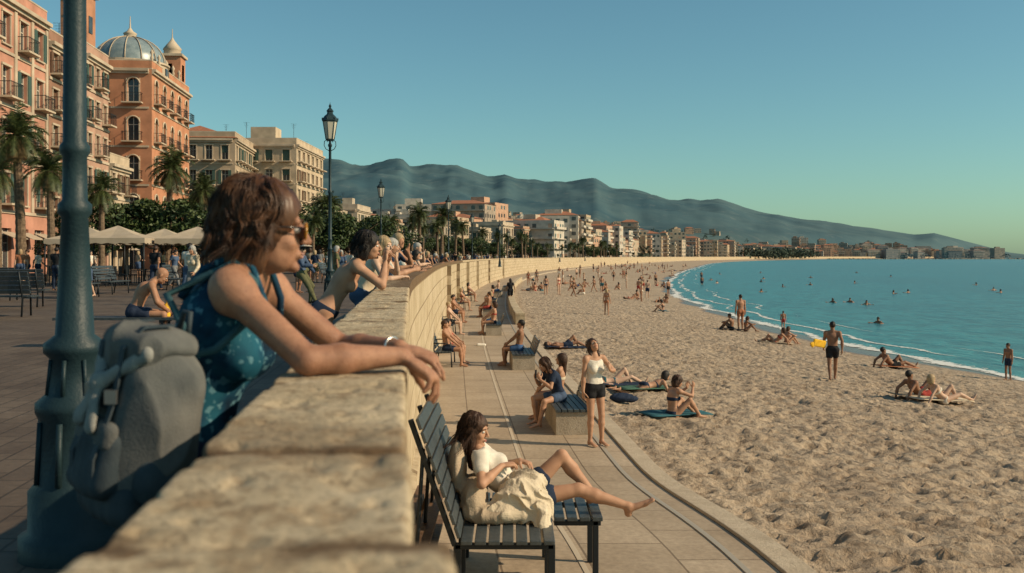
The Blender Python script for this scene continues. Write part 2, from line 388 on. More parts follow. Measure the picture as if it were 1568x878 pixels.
            for L in (.045,.034,.027):
                b2=b+d*L; pr.append(RC('fing',b,b2,r,r*.85,.008)); b=b2; r*=.84; d=nrm(d+hd*.35+pn*.15)
    for i,s in enumerate((1,-1)):
        t=A(*J['a'][i]); pole=J.get('kp',[(0.1*s,1,.2)]*2)[i]
        kn,an=ik(Hp[i],t,.42,.405,pole); n='RL'[i]; g=1.0 if f else 1.03
        sd=nrm(an-kn); fw=nrm(J['toe'][i]) if 'toe' in J else A(0,1,0)
        bk=nrm(-fw-sd*((-fw)@sd)+1e-6)
        pr+=[RC('thigh'+n,Hp[i],kn,.082*g,.05*g,.03),RC('shin'+n,kn,kn+sd*.13,.049*g,.051*g,.02),RC('shin'+n,kn+sd*.13,an,.05*g,.031*g,.02),
             EL('calf'+n,kn+sd*.13+bk*.014,[np.cross(sd,bk),bk,sd],(.043,.046,.1),.02)]
        dn=nrm(sd-fw*(sd@fw)); heel=an-fw*.03+dn*.045; ball=an+fw*.125+dn*.055; toe=an+fw*.175+dn*.06
        pr+=[RC('foot',an,heel,.032,.03,.02),RC('foot',an+dn*.02,ball,.036,.03,.02,(dn,1.35)),RC('foot',ball,toe,.031,.024,.01,(dn,1.7))]
        if det:
            sdv=np.cross(fw,dn)
            for q in range(5): pr.append(RC('foot',ball+sdv*(q-2)*.014,toe+sdv*(q-2)*.015+fw*(.018-.005*abs(q-1)),.011,.009,.003))
    V,Fc=sdf_mesh(pr,vox); mb.add(V,Fc,0,True)
    def sel(tags,off,tr={}):
        o=[]
        for p in pr:
            if any(p['tag'].startswith(t) for t in tags):
                q=dict(p); 
                if q['t']=='rc':
                    q['ra']=p['ra']+off;q['rb']=p['rb']+off
                    for t,fr in tr.items():
                        if p['tag'].startswith(t): q['b']=p['a']+(p['b']-p['a'])*fr; q['rb']=p['ra']+(p['rb']-p['ra'])*fr+off*1.3
                else: q['r']=p['r']+off
                o.append(q)
        return o
    def wr(amp,sc=9):
        def g_(x,y,z):
            wv=vnoise(x*5,y*5,z*5)*2.2
            return amp*(np.abs(2*vnoise(x*sc+3+wv,y*sc,z*sc*.7+x*3)-1)-.5)+amp*.5*(vnoise(x*sc*2.6,y*sc*2.6+5,z*sc*2.1)-.5)
        return g_
    gv=max(vox,.005)
    for kind,mi in wear:
        cuts=[];pp=[];w_=wr(.011) if det else None
        if kind=='tank': pp=sel(['pelvis','waist','rib','breast','chest'],.010); cuts=[(Nk-U2*.045+F*.0,nrm(U2*1+F*.55)),(P-Up*.02,-Up)]
        elif kind=='tee': pp=sel(['pelvis','waist','rib','breast','chest','delt','uarm','trap'],.013,{'uarm':.5}); cuts=[(Nk+U2*.0,nrm(U2+F*.4)),(P-Up*.06,-Up)]
        elif kind=='shirt': pp=sel(['pelvis','waist','rib','breast','chest','delt','uarm','trap','farm'],.015,{}); cuts=[(Nk+U2*.01,nrm(U2+F*.4)),(P-Up*.08,-Up)]
        elif kind=='shorts': pp=sel(['pelvis','glute','thigh'],.013,{'thigh':.42}); cuts=[(P+Up*.085,Up)]
        elif kind=='shortshorts': pp=sel(['pelvis','glute','thigh'],.012,{'thigh':.2}); cuts=[(P+Up*.11,Up)]
        elif kind=='brief': pp=sel(['pelvis','glute'],.006); cuts=[(P+Up*.04,Up)]; w_=None
        elif kind=='bra':
            pp=sel(['breast'],.006)+sel(['rib'],.006); w_=None; cuts=[(P+U*.325,U),(P+U*.25,-U)]
        elif kind=='pants': pp=sel(['pelvis','glute','thigh','shin','calf'],.018); cuts=[(P+Up*.09,Up)]
        elif kind=='skirt':
            pp=sel(['pelvis','glute','thigh'],.03,{'thigh':.6}); cuts=[(P+Up*.09,Up)]
        elif kind=='shoes': pp=sel(['foot'],.008); w_=None
        V,Fc=sdf_mesh(pp,gv,cuts,nz=w_)
        if len(V): mb.add(V,Fc,mi,True)
    def hnz(x,y,z):
        q=np.stack([x-Hc[0],y-Hc[1],z-Hc[2]],-1)@HX.T; an=np.arctan2(q[:,1],q[:,0]); w_=vnoise(q[:,0]*16,q[:,1]*16,q[:,2]*16)*1.6
        return .012*(vnoise(an*5+w_,q[:,2]*14,q[:,1]*6)-.5)+.005*(vnoise(an*22+w_*2,q[:,2]*10+3,2)-.5)
    face=[EL('x',hp(0,.105,-.045),HX,A(.072,.075,.1)*hs),EL('x',hp(0,.12,-.1),HX,A(.095,.095,.075)*hs)]
    if hair!='bald':
        th=.01 if hair=='short' else .016
        ph=[EL('h',hp(0,-.018,.03),HX,A(.074+th,.094+th,.088+th)*hs,.02)]
        if hair=='short': cutsh=[(hp(0,-.06,-.05),nrm(-HU*1+HF*.35))]; face=face+[EL('x',hp(.085*s,.03,-.02),HX,(.03,.04,.05)) for s in (1,-1)]
        else: cutsh=[]
        if hair in('bob','mid'):
            ph+=[EL('h',hp(0,-.045,-.03),HX,A(.092,.085,.1)*hs,.03),EL('h',hp(0,-.06,-.09),HX,A(.082,.055,.055)*hs,.03)]
            for s in (1,-1): ph.append(EL('h',hp(.068*s,-.025,-.05),HX,A(.022,.038,.072)*hs,.02))
        if hair=='long':
            dn=nrm(A(0,0,-1)*.7-U2*.6); b0=hp(0,-.06,-.05)
            ph+=[EL('h',hp(0,-.045,-.02),HX,A(.085,.075,.09)*hs,.03),RC('h',b0,b0+dn*.24-F*.02,.068,.04,.04)]
            for s in (1,-1): ph.append(RC('h',hp(.064*s,.0,.0),hp(.07*s,-.01,-.1)+dn*.08,.028,.024,.03))
        V,Fc=sdf_mesh(ph,max(gv*.9,.004),cutsh,face,nz=hnz if det else None); mb.add(V,Fc,1,True)
    if strands:
        r2=random.Random(3); ng=max(1,strands//13)
        for gq in range(ng):
            ph0=math.radians(r2.uniform(76,284)); t00=math.radians(r2.uniform(2,95)); L0=r2.uniform(.035,.10)*(1.0 if hair=='bob' else 1.25 if hair=='mid' else 2.4)
            o0=r2.uniform(.010,.030); wv=r2.uniform(.006,.016); wf=r2.uniform(32,55); w0=r2.uniform(0,6.3); w1=r2.uniform(0,6.3); flick=r2.uniform(-.5,.6); sweep=r2.uniform(-.25,.25)
            tE0=math.radians(r2.uniform(92,114))
            for q in range(13):
                ph_=ph0+r2.gauss(0,.055); t0=t00+r2.gauss(0,.06); L=L0*r2.uniform(.75,1.15); o=o0+r2.gauss(0,.0022); K=9; pts=[]
                tE=max(tE0,t0+.15); fw0=w0+r2.gauss(0,.25)
                for i in range(K):
                    u_=i/(K-1); th=t0+(tE-t0)*u_; s_=i*.02; pa=ph_+sweep*math.sin(u_*3)*.6
                    d=A(math.sin(th)*math.sin(pa),math.sin(th)*math.cos(pa),math.cos(th)); am=wv*(.25+.6*u_)
                    pts.append(A(0,-.018,.03)+d*(A(.074,.094,.088)+o*(1 if u_>.15 else .7)+am*.5*math.cos(wf*s_+w1))+A(math.cos(ph_),-math.sin(ph_),0)*am*math.sin(wf*s_+fw0))
                e=pts[-1]; od=A(math.sin(ph_),math.cos(ph_),0)
                for i in range(1,9):
                    s_=L*i/8; ss=(K-1)*.02+s_; pts.append(e+A(0,-.10*s_,-s_*.95)+od*(wv*.8*(math.cos(wf*ss+w1)-math.cos(wf*(K-1)*.02+w1))+flick*s_*s_/.1*.8)+A(math.cos(ph_),-math.sin(ph_),0)*wv*(math.sin(wf*ss+fw0)-math.sin(wf*(K-1)*.02+fw0)*.15))
                pts=[Hc+HX.T@(p*hs) for p in pts]; n_=len(pts); rr=r2.uniform(.0008,.0017)
                mb.tube(pts,[rr*(1 if i<n_-4 else (n_-i)/5) for i in range(n_)],3,1,False)
    if det:
        for s in (1,-1):
            mb.ell(hp(.031*s,.0785,-.002),A(.0125,.0125,.0095),5,HX); mb.ell(hp(.031*s,.0868,-.002),A(.0062,.005,.0062),4,HX)
            mb.tube([hp(.014*s,.094,.02),hp(.032*s,.0925,.025),hp(.048*s,.08,.02)],[.002,.003,.0015],5,1)
        mb.ell(hp(0,.0975,-.0635),A(.021,.006,.004),6,HX); mb.ell(hp(0,.0965,-.0715),A(.018,.006,.005),6,HX)
    if sunglass:
        for s in (1,-1):
            mb.ell(hp(.034*s,.102,-.004),A(.028,.005,.021),7,HX); mb.tube([hp(.06*s,.096,.004),hp(.079*s,.05,.004),hp(.08*s,-.005,.0)],.0028,5,4)
            pts=[hp(.034*s+.0285*math.cos(a),.1025,-.004+.0215*math.sin(a)) for a in np.linspace(0,6.283,17)]; mb.tube(pts,.0026,5,8,False)
        mb.tube([hp(-.008,.107,.004),hp(.008,.107,.004)],.0025,5,8)
    mb.info=dict(Hc=Hc,HX=HX,W=W,E=E,Sh=Sh,P=P,U=U,F=F,Nk=Nk)
    return mb
# palette
SK=[M('skin_tan',(.36,.19,.115),(.46,.26,.165),9,.58,.12,90,spec=.28,dist=.004),M('skin_fair',(.47,.295,.205),(.56,.37,.265),9,.58,spec=.28),M('skin_brown',(.21,.105,.06),(.29,.15,.09),9,.58,spec=.28),M('skin_bronze',(.30,.15,.088),(.40,.21,.125),9,.58,spec=.28)]
HR_=[M('hair_brown',(.025,.012,.007),(.07,.032,.017),30,.5,.3,200,spec=.3),M('hair_black',(.01,.008,.007),(.022,.016,.013),30,.5,.3,200,spec=.3),M('hair_blonde',(.28,.19,.1),(.42,.31,.18),30,.55,.3,200),M('hair_grey',(.25,.24,.22),(.4,.38,.35),30,.6)]
auburn=M('hair_auburn',(.030,.013,.007),(.115,.050,.022),26,.45,spec=.35)
def cloth(n,c): return M('cloth_'+n,c,tuple(min(1,x*1.25+.01) for x in c),12,.85,.3,300,spec=.15)
CL={k:cloth(k,v) for k,v in dict(navy=(.015,.025,.05),teal=(.025,.09,.11),white=(.58,.53,.45),cream=(.52,.43,.31),red=(.30,.045,.035),black=(.012,.012,.014),grey=(.16,.16,.16),blue=(.04,.09,.2),olive=(.1,.1,.05),rust=(.3,.12,.06),yellow=(.75,.42,.03),pink=(.42,.2,.18),denim=(.05,.08,.14),green=(.05,.11,.08),sandy=(.3,.23,.16)).items()}
eyew=M('eye_white',(.7,.66,.6),rough=.2,spec=.5); eyed=M('eye_dark',(.02,.012,.008),rough=.2,spec=.6); lip=M('lips',(.36,.13,.1),rough=.4)
lens=M('amber_lens',(.45,.17,.01),rough=.08,spec=.8); gframe=M('glasses_frame',(.5,.22,.02),rough=.25,spec=.6)
def pmats(sk,hr,top,bot): return [SK[sk] if isinstance(sk,int) else sk,HR_[hr] if isinstance(hr,int) else hr,CL[top] if isinstance(top,str) else top,CL[bot] if isinstance(bot,str) else bot,eyed,eyew,lip,lens,gframe]
Z3=(0,0,1)
POSE=dict(
 stand=dict(P=(0,0,.95),w=[(.25,.05,.88),(-.25,.03,.88)],a=[(.1,.03,.08),(-.11,-.02,.08)]),
 chat=dict(P=(0,0,.95),w=[(.2,.28,1.12),(-.27,.0,.88)],a=[(.12,.0,.08),(-.12,.06,.08)]),
 walk=dict(P=(0,0,.925),U=(0,.05,1),w=[(.25,-.17,.92),(-.24,.25,.94)],a=[(.08,.27,.09),(-.08,-.3,.13)]),
 sitb=dict(P=(0,0,.55),U=(0,-.12,1),Up=(0,-.2,1),w=[(.13,.33,.64),(-.13,.33,.64)],a=[(.13,.45,.08),(-.13,.4,.08)],kp=[(.1,.5,1)]*2),
 sitg=dict(P=(0,0,.13),U=(0,-.1,1),U2=(0,.3,1),w=[(.12,.45,.42),(-.12,.42,.4)],a=[(.13,.55,.08),(-.13,.6,.08)],kp=[(.1,0,1),(-.1,0,1)],ep=[(1,-.1,-.3),(-1,-.1,-.3)]),
 rec=dict(P=(0,0,.12),U=(0,-.72,.66),U2=(0,-.5,.8),w=[(.24,-.62,.05),(-.24,-.58,.05)],a=[(.1,.8,.07),(-.1,.5,.08)],kp=[(.1,0,1)]*2,toe=[(0,.4,1),(0,1,0)],ep=[(.4,-1,0),(-.4,-1,0)],hF=(0,.95,.1),hU=(0,-.2,1)),
 lie=dict(P=(0,0,.12),U=(0,-1,.02),w=[(.32,-.05,.06),(-.3,-.1,.06)],a=[(.12,.8,.06),(-.12,.52,.08)],kp=[(.1,0,1)]*2,toe=[(0,.3,1),(0,1,0)],hF=(0,.2,1),hU=(0,-1,.1),ep=[(1,0,0),(-1,0,0)]),
 prone=dict(P=(0,0,.13),U=(0,1,.1),U2=(0,.9,.45),w=[(.14,.72,.06),(-.14,.7,.06)],a=[(.12,-.8,.09),(-.12,-.8,.09)],kp=[(0,0,-1)]*2,toe=[(0,-1,-.2)]*2,hF=(0,1,-.1),hU=(0,-.1,1),ep=[(.6,0,-1),(-.6,0,-1)]),
 lean=dict(P=(0,-.4,.9),U=(0,.45,.9),U2=(0,.65,.75),w=[(.08,.24,1.13),(-.06,.24,1.13)],a=[(.1,-.42,.08),(-.12,-.55,.08)],ep=[(.5,-.3,-1),(-.5,-.3,-1)],hF=(0,1,-.05),hU=Z3),
 leanchin=dict(P=(0,-.32,.92),U=(0,.35,.94),U2=(0,.5,.85),w=[(.10,.20,1.13),(-.03,.10,1.34)],hd=[(-.8,.5,0),(.3,.1,.9)],pn=[(0,0,-1),(.3,.9,0)],a=[(.1,-.3,.08),(-.14,-.5,.08)],ep=[(.8,-.3,-1),(-.5,.5,-1)],hF=(.35,1,-.02),hU=Z3),
 swim=dict(P=(0,0,-.35),U=(0,.1,1),w=[(.5,.3,.02),(-.5,.3,.02)],a=[(.1,0,-1.1),(-.1,.0,-1.1)],ep=[(0,-1,-.3)]*2),
)
LIB={}
def lib(pose,sex,hair,wear,vox=.014):
    key=(pose,sex,hair,wear)
    if key not in LIB:
        mb=human(POSE[pose],sex,vox,wear,hair); LIB[key]=mb.mesh('person_'+pose)
        for i in range(9): LIB[key].materials.append(SK[0])
    return LIB[key]
SW={'f':(('bra',2),('brief',3)),'m':(('shorts',3),)}
DR={'f':(('tee',2),('skirt',3)),'m':(('tee',2),('pants',3))}
def person(name,pose,sex,x,y,z,face,h=1.7,sk=0,hr=0,top='navy',bot='navy',dress=False,hair=None):
    hair=hair or ('short' if sex=='m' else 'mid')
    me=lib(pose,sex,hair,(DR if dress else SW)[sex]); return inst(name,me,(x,y,z),math.radians(face-90),h/1.7,pmats(sk,hr,top,bot))
def hero(name,J,sex,vox,wear,hair,loc,face,h,mats,**k):
    mb=human(J,sex,vox,wear,hair,**k); o=mb.obj(name,mats,loc,math.radians(face-90),h/1.7); return o,mb
# ------------------------------------------------------------------ ground surfaces
ys=np.concatenate([np.arange(-12,60,.5),np.arange(60,200,3),np.arange(200,2600,20)])
W_=xw(ys)
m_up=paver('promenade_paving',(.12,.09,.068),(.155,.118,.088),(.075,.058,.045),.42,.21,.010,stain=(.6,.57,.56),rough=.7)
cols=np.concatenate([[-2500,-400],np.linspace(-80,-.4,40)])
X=W_[:,None]+cols[None,:]; Y=np.repeat(ys[:,None],len(cols),1)
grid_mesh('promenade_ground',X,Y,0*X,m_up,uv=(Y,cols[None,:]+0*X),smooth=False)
m_low=paver('walkway_slabs',(.40,.315,.225),(.46,.365,.265),(.22,.165,.115),1.15,.825,.012,offset=.5,stain=(.72,.69,.66))
cols=np.linspace(-.1,PW,9); X=W_[:,None]+cols[None,:]; Y=np.repeat(ys[:,None],len(cols),1); Zp=np.repeat(zprom(ys)[:,None],len(cols),1)
grid_mesh('beach_walkway',X,Y,Zp,m_low,uv=(Y,cols[None,:]+0*X),smooth=False)
kerbm=stone('kerb_stone',(.42,.34,.25),(.2,.15,.1),(.52,.43,.32))
mb=MB()
def ribbon(mb,ysr,o0,o1,z0f,z1f,mi=0):
    x=xw(ysr); z0=z0f(ysr); z1=z1f(ysr); n=len(ysr); V=[];F=[]
    for i in range(n):
        V+=[(x[i]+o0,ysr[i],z0[i]),(x[i]+o0,ysr[i],z1[i]),(x[i]+o1,ysr[i],z1[i]),(x[i]+o1,ysr[i],z0[i])]
    for i in range(n-1):
        for j in range(3): F.append((i*4+j,i*4+j+1,i*4+4+j+1,i*4+4+j))
    F+=[(0,1,2,3),(4*n-4,4*n-3,4*n-2,4*n-1)]
    mb.add(V,F,mi)
ribbon(mb,ys,PW,PW+.28,lambda y:zprom(y)-.5,lambda y:zprom(y)+.035)
mb.obj('kerb',[kerbm],bevel=.01)
mb=MB(); yy=ys[ys<120]
ribbon(mb,yy,PW-.33,PW-.27,lambda y:zprom(y)-.02,lambda y:zprom(y)+.012)
ribbon(mb,yy,1.55,1.60,lambda y:zprom(y)-.02,lambda y:zprom(y)+.006,1)
mb.obj('drainage_channel',[M('rail_metal',(.4,.34,.26),rough=.5,metal=.2),M('joint_strip',(.48,.4,.3),rough=.8)])
def sandmat():
    m,nt,b=nodes('beach_sand'); tc=N(nt,'ShaderNodeTexCoord'); v=tc.outputs['Object']
    n1=noise(nt,v,.5,5); n2=noise(nt,v,5,6,.6); n3=noise(nt,v,60,4,.7)
    c=mixc(nt,ramp(nt,n1,[(.35,(0,0,0)),(.65,(1,1,1))]),(.375,.285,.20),(.45,.35,.25))
    c=mixc(nt,ramp(nt,n2,[(.38,(1,1,1)),(.5,(0,0,0))]),c,mixc(nt,1.0,c,(.70,.67,.64),'MULTIPLY'))
    c=mixc(nt,.3,c,mixc(nt,1.0,c,ramp(nt,n3,[(.3,(.5,.5,.5)),(.7,(1.4,1.4,1.4))]),'MULTIPLY'))
    at=N(nt,'ShaderNodeAttribute',attribute_name='wet'); c=mixc(nt,at.outputs['Fac'],c,(.13,.088,.058))
    lk(nt,c,b.inputs['Base Color']); lk(nt,mth(nt,'SUBTRACT',.95,mth(nt,'MULTIPLY',at.outputs['Fac'],.7)),b.inputs['Roughness']); b.inputs['Specular IOR Level'].default_value=.3
    vo=N(nt,'ShaderNodeTexVoronoi',feature='SMOOTH_F1'); vo.inputs['Scale'].default_value=2.6; lk(nt,v,vo.inputs['Vector'])
    dry=mth(nt,'SUBTRACT',1.0,at.outputs['Fac'])
    h=mth(nt,'MULTIPLY',mth(nt,'ADD',mth(nt,'MULTIPLY',vo.outputs['Distance'],.7),mth(nt,'ADD',n2,mth(nt,'MULTIPLY',n3,.12))),dry)
    bumpn(nt,b,h,1.0,.13); return m
yr=[4.5]
while yr[-1]<2600: yr.append(yr[-1]+max(.05,.0034*yr[-1] if yr[-1]<120 else .012*yr[-1]))
yr=np.array(yr); tt=np.linspace(0,1,380)
k=xw(yr)+PW+.27; s=xs_(yr)+np.where(yr<400,6,60)
X=k[:,None]+(s-k)[:,None]*tt[None,:]; Y=np.repeat(yr[:,None],len(tt),1)
Zs=zsand(X,Y); tw=(X-k[:,None])/(xs_(yr)-k)[:,None]
amp=np.clip((1-tw)*3,0,1)*np.exp(-Y/90)*np.clip((X-k[:,None])*3,.15,1)
Zs=Zs+amp*(.11*(vnoise(X*1.9,Y*1.9)-.5)+.08*(vnoise(X*5.3+9,Y*5.3)-.5)+.072*pits(X,Y,.42,.16,3,.85)+.045*pits(X,Y,.28,.105,31,.7)+.03*(vnoise(X*12,Y*12,4)-.5))+.12*(vnoise(X*.35,Y*.35,7)-.5)*np.clip((1-tw)*3,0,1)*np.clip((X-k[:,None])*.7,0,1)
dsh=xs_(yr)[:,None]-X+ .5*(vnoise(X*.3,Y*.3)-.5)
wet=sstep((2.0-dsh+1.1*(vnoise(Y*.16,0*Y)-.5))/1.0)
grid_mesh('beach_sand',X,Y,Zs,sandmat(),attr=wet)
def seamat():
    m,nt,b=nodes('sea_water'); tc=N(nt,'ShaderNodeTexCoord'); mp=N(nt,'ShaderNodeMapping'); lk(nt,tc.outputs['Object'],mp.inputs[0]); mp.inputs['Scale'].default_value=(1,.55,1); v=mp.outputs[0]
    n1=noise(nt,v,.035,5,.6); n2=noise(nt,v,.9,6,.65); n3=noise(nt,v,3.5,4,.6)
    c=mixc(nt,ramp(nt,n1,[(.35,(0,0,0)),(.65,(1,1,1))]),(.005,.09,.13),(.010,.14,.175))
    at=N(nt,'ShaderNodeAttribute',attribute_name='wet'); c=mixc(nt,at.outputs['Fac'],c,(.045,.26,.265))
    c=mixc(nt,ramp(nt,n2,[(.42,(.8,.8,.8)),(.56,(0,0,0))]),c,mixc(nt,1.0,c,(.38,.48,.56),'MULTIPLY'))
    lk(nt,c,b.inputs['Base Color']); b.inputs['Roughness'].default_value=.22; b.inputs['IOR'].default_value=1.33; b.inputs['Specular IOR Level'].default_value=.35
    h=mth(nt,'ADD',n2,mth(nt,'MULTIPLY',n3,.35)); bumpn(nt,b,h,.8,.3); return m
seam=seamat()
ysea=np.concatenate([np.arange(-20,200,4.),np.arange(200,2400,20.)]); cs=np.array([-12,-4,0,3,7,12,20,32,50,80,120.]); X=xs_(ysea)[:,None]+cs[None]*(1+ysea[:,None]/400); Y=np.repeat(ysea[:,None],len(cs),1)
grid_mesh('shallow_sea',X,Y,0*X+SEA+.004,seam,attr=np.repeat(np.exp(-np.maximum(cs,0)/18)[None],len(ysea),0)*np.array([1]*10+[0])[None]*.8)
mb=MB(); mb.add([(-3000,-60,SEA),(60000,-60,SEA),(60000,60000,SEA),(-3000,60000,SEA)],[(0,1,2,3)]); mb.obj('sea_water',[seam])
def foammat():
    m,nt,b=nodes('sea_foam'); b.inputs['Base Color'].default_value=(.66,.66,.62,1); b.inputs['Roughness'].default_value=.7
    uv=uvvec(nt); tc=N(nt,'ShaderNodeTexCoord'); n=noise(nt,tc.outputs['Object'],2.6,6,.7); sp=N(nt,'ShaderNodeSeparateXYZ'); lk(nt,uv,sp.inputs[0])
    e=mth(nt,'ABSOLUTE',mth(nt,'SUBTRACT',sp.outputs[1],.45)); a=mth(nt,'GREATER_THAN',mth(nt,'SUBTRACT',n,mth(nt,'MULTIPLY',e,.75)),.36)
    lk(nt,a,b.inputs['Alpha']); return m
fm=foammat(); yf=np.concatenate([np.arange(5,150,.4),np.arange(150,700,4)])
for q,(o,w,ph) in enumerate([(-.1,.9,0),(1.7,.35,3.1),(4.2,.22,8.7)]):
    c=xs_(yf)+o+1.1*(vnoise(yf*.16,0*yf)-.5)+.5*(vnoise(yf*.5,ph+0*yf)-.5); ww=w*(.5+vnoise(yf*.3,ph+0*yf))*(1 if q==0 else np.clip((vnoise(yf*.08,ph+9+0*yf)-.35)*5,0.02,1))
    t=np.linspace(0,1,4); X=c[:,None]+ww[:,None]*(t[None]-.5)*2; Y=np.repeat(yf[:,None],4,1)
    Zf=np.maximum(SEA+.014+.005*q, zsand(X,Y)+.02)
    grid_mesh('sea_foam',X,Y,Zf,fm,uv=(Y,0*Y+t[None]))
# ------------------------------------------------------------------ parapet wall
wstone=stone('limestone_cap',(.45,.35,.225),(.17,.115,.07),(.60,.49,.34),seams=True); wface=stone('limestone_wall',(.45,.355,.235),(.24,.17,.11),(.58,.48,.34),courses=True)
mb=MB(); n=len(ys); V=[];F=[]
for i,y in enumerate(ys):
    x=float(W_[i]); zp=float(zprom(y))-.1
    V+=[(x-.275,y,-.1),(x-.275,y,WTOP-.10),(x-.03,y,WTOP-.10),(x-.03,y,zp)]
for i in range(n-1):
    for j in range(3): F.append((i*4+j,i*4+4+j,i*4+5+j,i*4+1+j))
mb.add(V,F,0)
V=[];F=[]
for i,y in enumerate(ys):
    x=float(W_[i]); zp=float(zprom(y))
    V+=[(x-.05,y,zp+.3),(x+.05,y,zp+.28),(x+.05,y,zp-.05)]
for i in range(n-1):
    for j in range(2): F.append((i*3+j,i*3+3+j,i*3+4+j,i*3+1+j))
mb.add(V,F,0)
jy=[-1.2,-.3,.45,.965,1.46,2.45]
while jy[-1]<9: jy.append(jy[-1]+random.uniform(.9,1.15))
for i in range(len(jy)-1):
    y0,y1=jy[i]+.002,jy[i+1]-.002; a=A(float(xw(y0)),y0,0); b=A(float(xw(y1)),y1,0); d=nrm(b-a); r=A(d[1],-d[0],0); c=(a+b)/2-r*.1525
    dr=[0,.0,.045,.006,0,.003,-.003,.002,.003,0,0][min(i,10)]; dz=[0,0,.010,.0,.003,-.002,.002,0,0,0,0][min(i,10)]
    c=c+A(0,0,WTOP-.06+dz)+r*dr*.5; sd=i*13.7
    def nzz(x,y,z,sd=sd):
        e=fbm(x*14+sd,y*14,z*14,3)-.45; ch=np.clip(vnoise(x*26+sd,y*26,z*26)-.68,0,1)
        big=np.clip(vnoise(x*11+sd,y*11,z*11+5)-.66,0,1); ed=np.exp(-np.minimum(y-y0,y1-y)/.03)
        return .009*e+.028*ch+.026*big+ed*.028*np.clip(vnoise(x*13+sd,y*13,z*13)-.5,0,1)
    vox=.0055 if y1<3.6 else .009
    V,Fc=sdf_mesh([BX('b',c,[r,d,Z3],(.1525+abs(dr)*.5-.011,np.linalg.norm(b-a)/2-.011,.049),.011)],vox,nz=nzz); mb.add(V,Fc,1,True)
y=jy[-1]
while y<160:
    L=1.0 if y<60 else 3.0; a=A(float(xw(y+.003)),y+.003,0); b=A(float(xw(y+L-.003)),y+L-.003,0); d=b-a; r=A(nrm(d)[1],-nrm(d)[0],0)
    mb.ob(a-r*.305+A(0,0,WTOP-.13),r*.305,d,(0,0,.13),1); jy.append(y+L); y+=L
yy=np.arange(160,2600,20.); ribbon(mb,yy,-.305,0,lambda y:0*y+WTOP-.13,lambda y:0*y+WTOP,1)
for y in (48,62,78,96,118,145):
    x=float(xw(y)); z=float(zprom(y)); mb.box((x+.08,y,(z+WTOP-.14)/2),(.2,.8,WTOP-.14-z),0)
jya=np.array(jy)
mb.obj('seawall_parapet',[wface,wstone],attr=lambda v: np.exp(-np.min(np.abs(v[:,1:2]-jya[None,:]),1)/.05)*(v[:,1]<70))
mb=MB(); yy=np.arange(46,130,1.); ribbon(mb,yy,PW-.1,PW+.3,lambda y:zprom(y)-.3,lambda y:zprom(y)+.5); mb.obj('low_seat_wall',[wface],bevel=.02)
# ------------------------------------------------------------------ hills
prof=[(-600,230),(0,225),(300,235),(450,250),(510,247),(560,248),(600,247),(615,248),(628,259),(690,257),(725,262),(755,267),(772,263),(790,270),(810,273),(860,278),(895,276),(912,271),(935,284),(985,295),(1030,303),(1070,307),(1100,307),(1140,316),(1170,324),(1260,337),(1330,350),(1400,360),(1430,358),(1480,370),(1545,386),(1600,393),(3000,393)]
pt=np.array([(u-784)/1524 for u,v in prof]); ph=np.array([(393-v)/1524*4000 for u,v in prof])
def hillz(x,y):
    t=x/np.maximum(y,1); Hr=np.interp(t,pt,ph); s=np.clip((y-420)/3580,0,1); s=.55*s**1.6+.45*sstep(s)**1.5
    land=sstep((xw(y)-60-x)/260); land=np.where(y>2300,np.maximum(land,sstep((y-2300)/900)),land)
    g=fbm(x*.0022,y*.0016,1,5)-.48; ridg=1-np.abs(2*fbm(x*.0035+5,y*.0008,2,4)-.95)*1.3
    z=Hr*s*(1+ (g*.9+ridg*.25-.2)*np.clip(1.15-s,0,1)) + Hr*.12*(fbm(t*38,y*.0005,3,5)-.47)*s
    far=np.clip((y-4000)/1500,0,1); z=z*land*(1-far*far); return np.where((land<.01)|(Hr<1),-15.,np.maximum(z,-2))
yh=np.concatenate([np.linspace(420,1500,60),np.linspace(1530,4400,110),np.linspace(4450,5600,8)]); th=np.linspace(-1.0,.56,460)
Y=np.repeat(yh[:,None],len(th),1); X=Y*th[None]; Zh=hillz(X,Y)-.4
def hillmat():
    m,nt,b=nodes('hill_terrain'); tc=N(nt,'ShaderNodeTexCoord'); v=tc.outputs['Object']; sp=N(nt,'ShaderNodeSeparateXYZ'); lk(nt,v,sp.inputs[0])
    mp=N(nt,'ShaderNodeMapping'); lk(nt,v,mp.inputs[0]); mp.inputs['Scale'].default_value=(1,.5,1)
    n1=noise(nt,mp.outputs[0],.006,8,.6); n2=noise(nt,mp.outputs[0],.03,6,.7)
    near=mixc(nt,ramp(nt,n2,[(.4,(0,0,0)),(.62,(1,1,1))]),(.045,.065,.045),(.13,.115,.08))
    far=mixc(nt,ramp(nt,n1,[(.38,(0,0,0)),(.62,(1,1,1))]),(.050,.10,.125),(.080,.135,.15))  # bluish far tone: aerial haze painted into the base colour
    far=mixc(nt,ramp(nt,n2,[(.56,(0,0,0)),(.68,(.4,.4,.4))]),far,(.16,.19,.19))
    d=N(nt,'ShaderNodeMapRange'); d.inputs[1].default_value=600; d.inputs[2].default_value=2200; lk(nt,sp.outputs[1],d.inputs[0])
    e=N(nt,'ShaderNodeMapRange'); e.inputs[1].default_value=300; e.inputs[2].default_value=2000; e.inputs[4].default_value=.6; lk(nt,sp.outputs[0],e.inputs[0])  # paler towards the right, more haze tinted into the colour
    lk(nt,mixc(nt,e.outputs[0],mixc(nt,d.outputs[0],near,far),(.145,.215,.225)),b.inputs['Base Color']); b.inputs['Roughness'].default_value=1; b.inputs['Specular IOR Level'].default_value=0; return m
grid_mesh('hills',X,Y,Zh,hillmat())
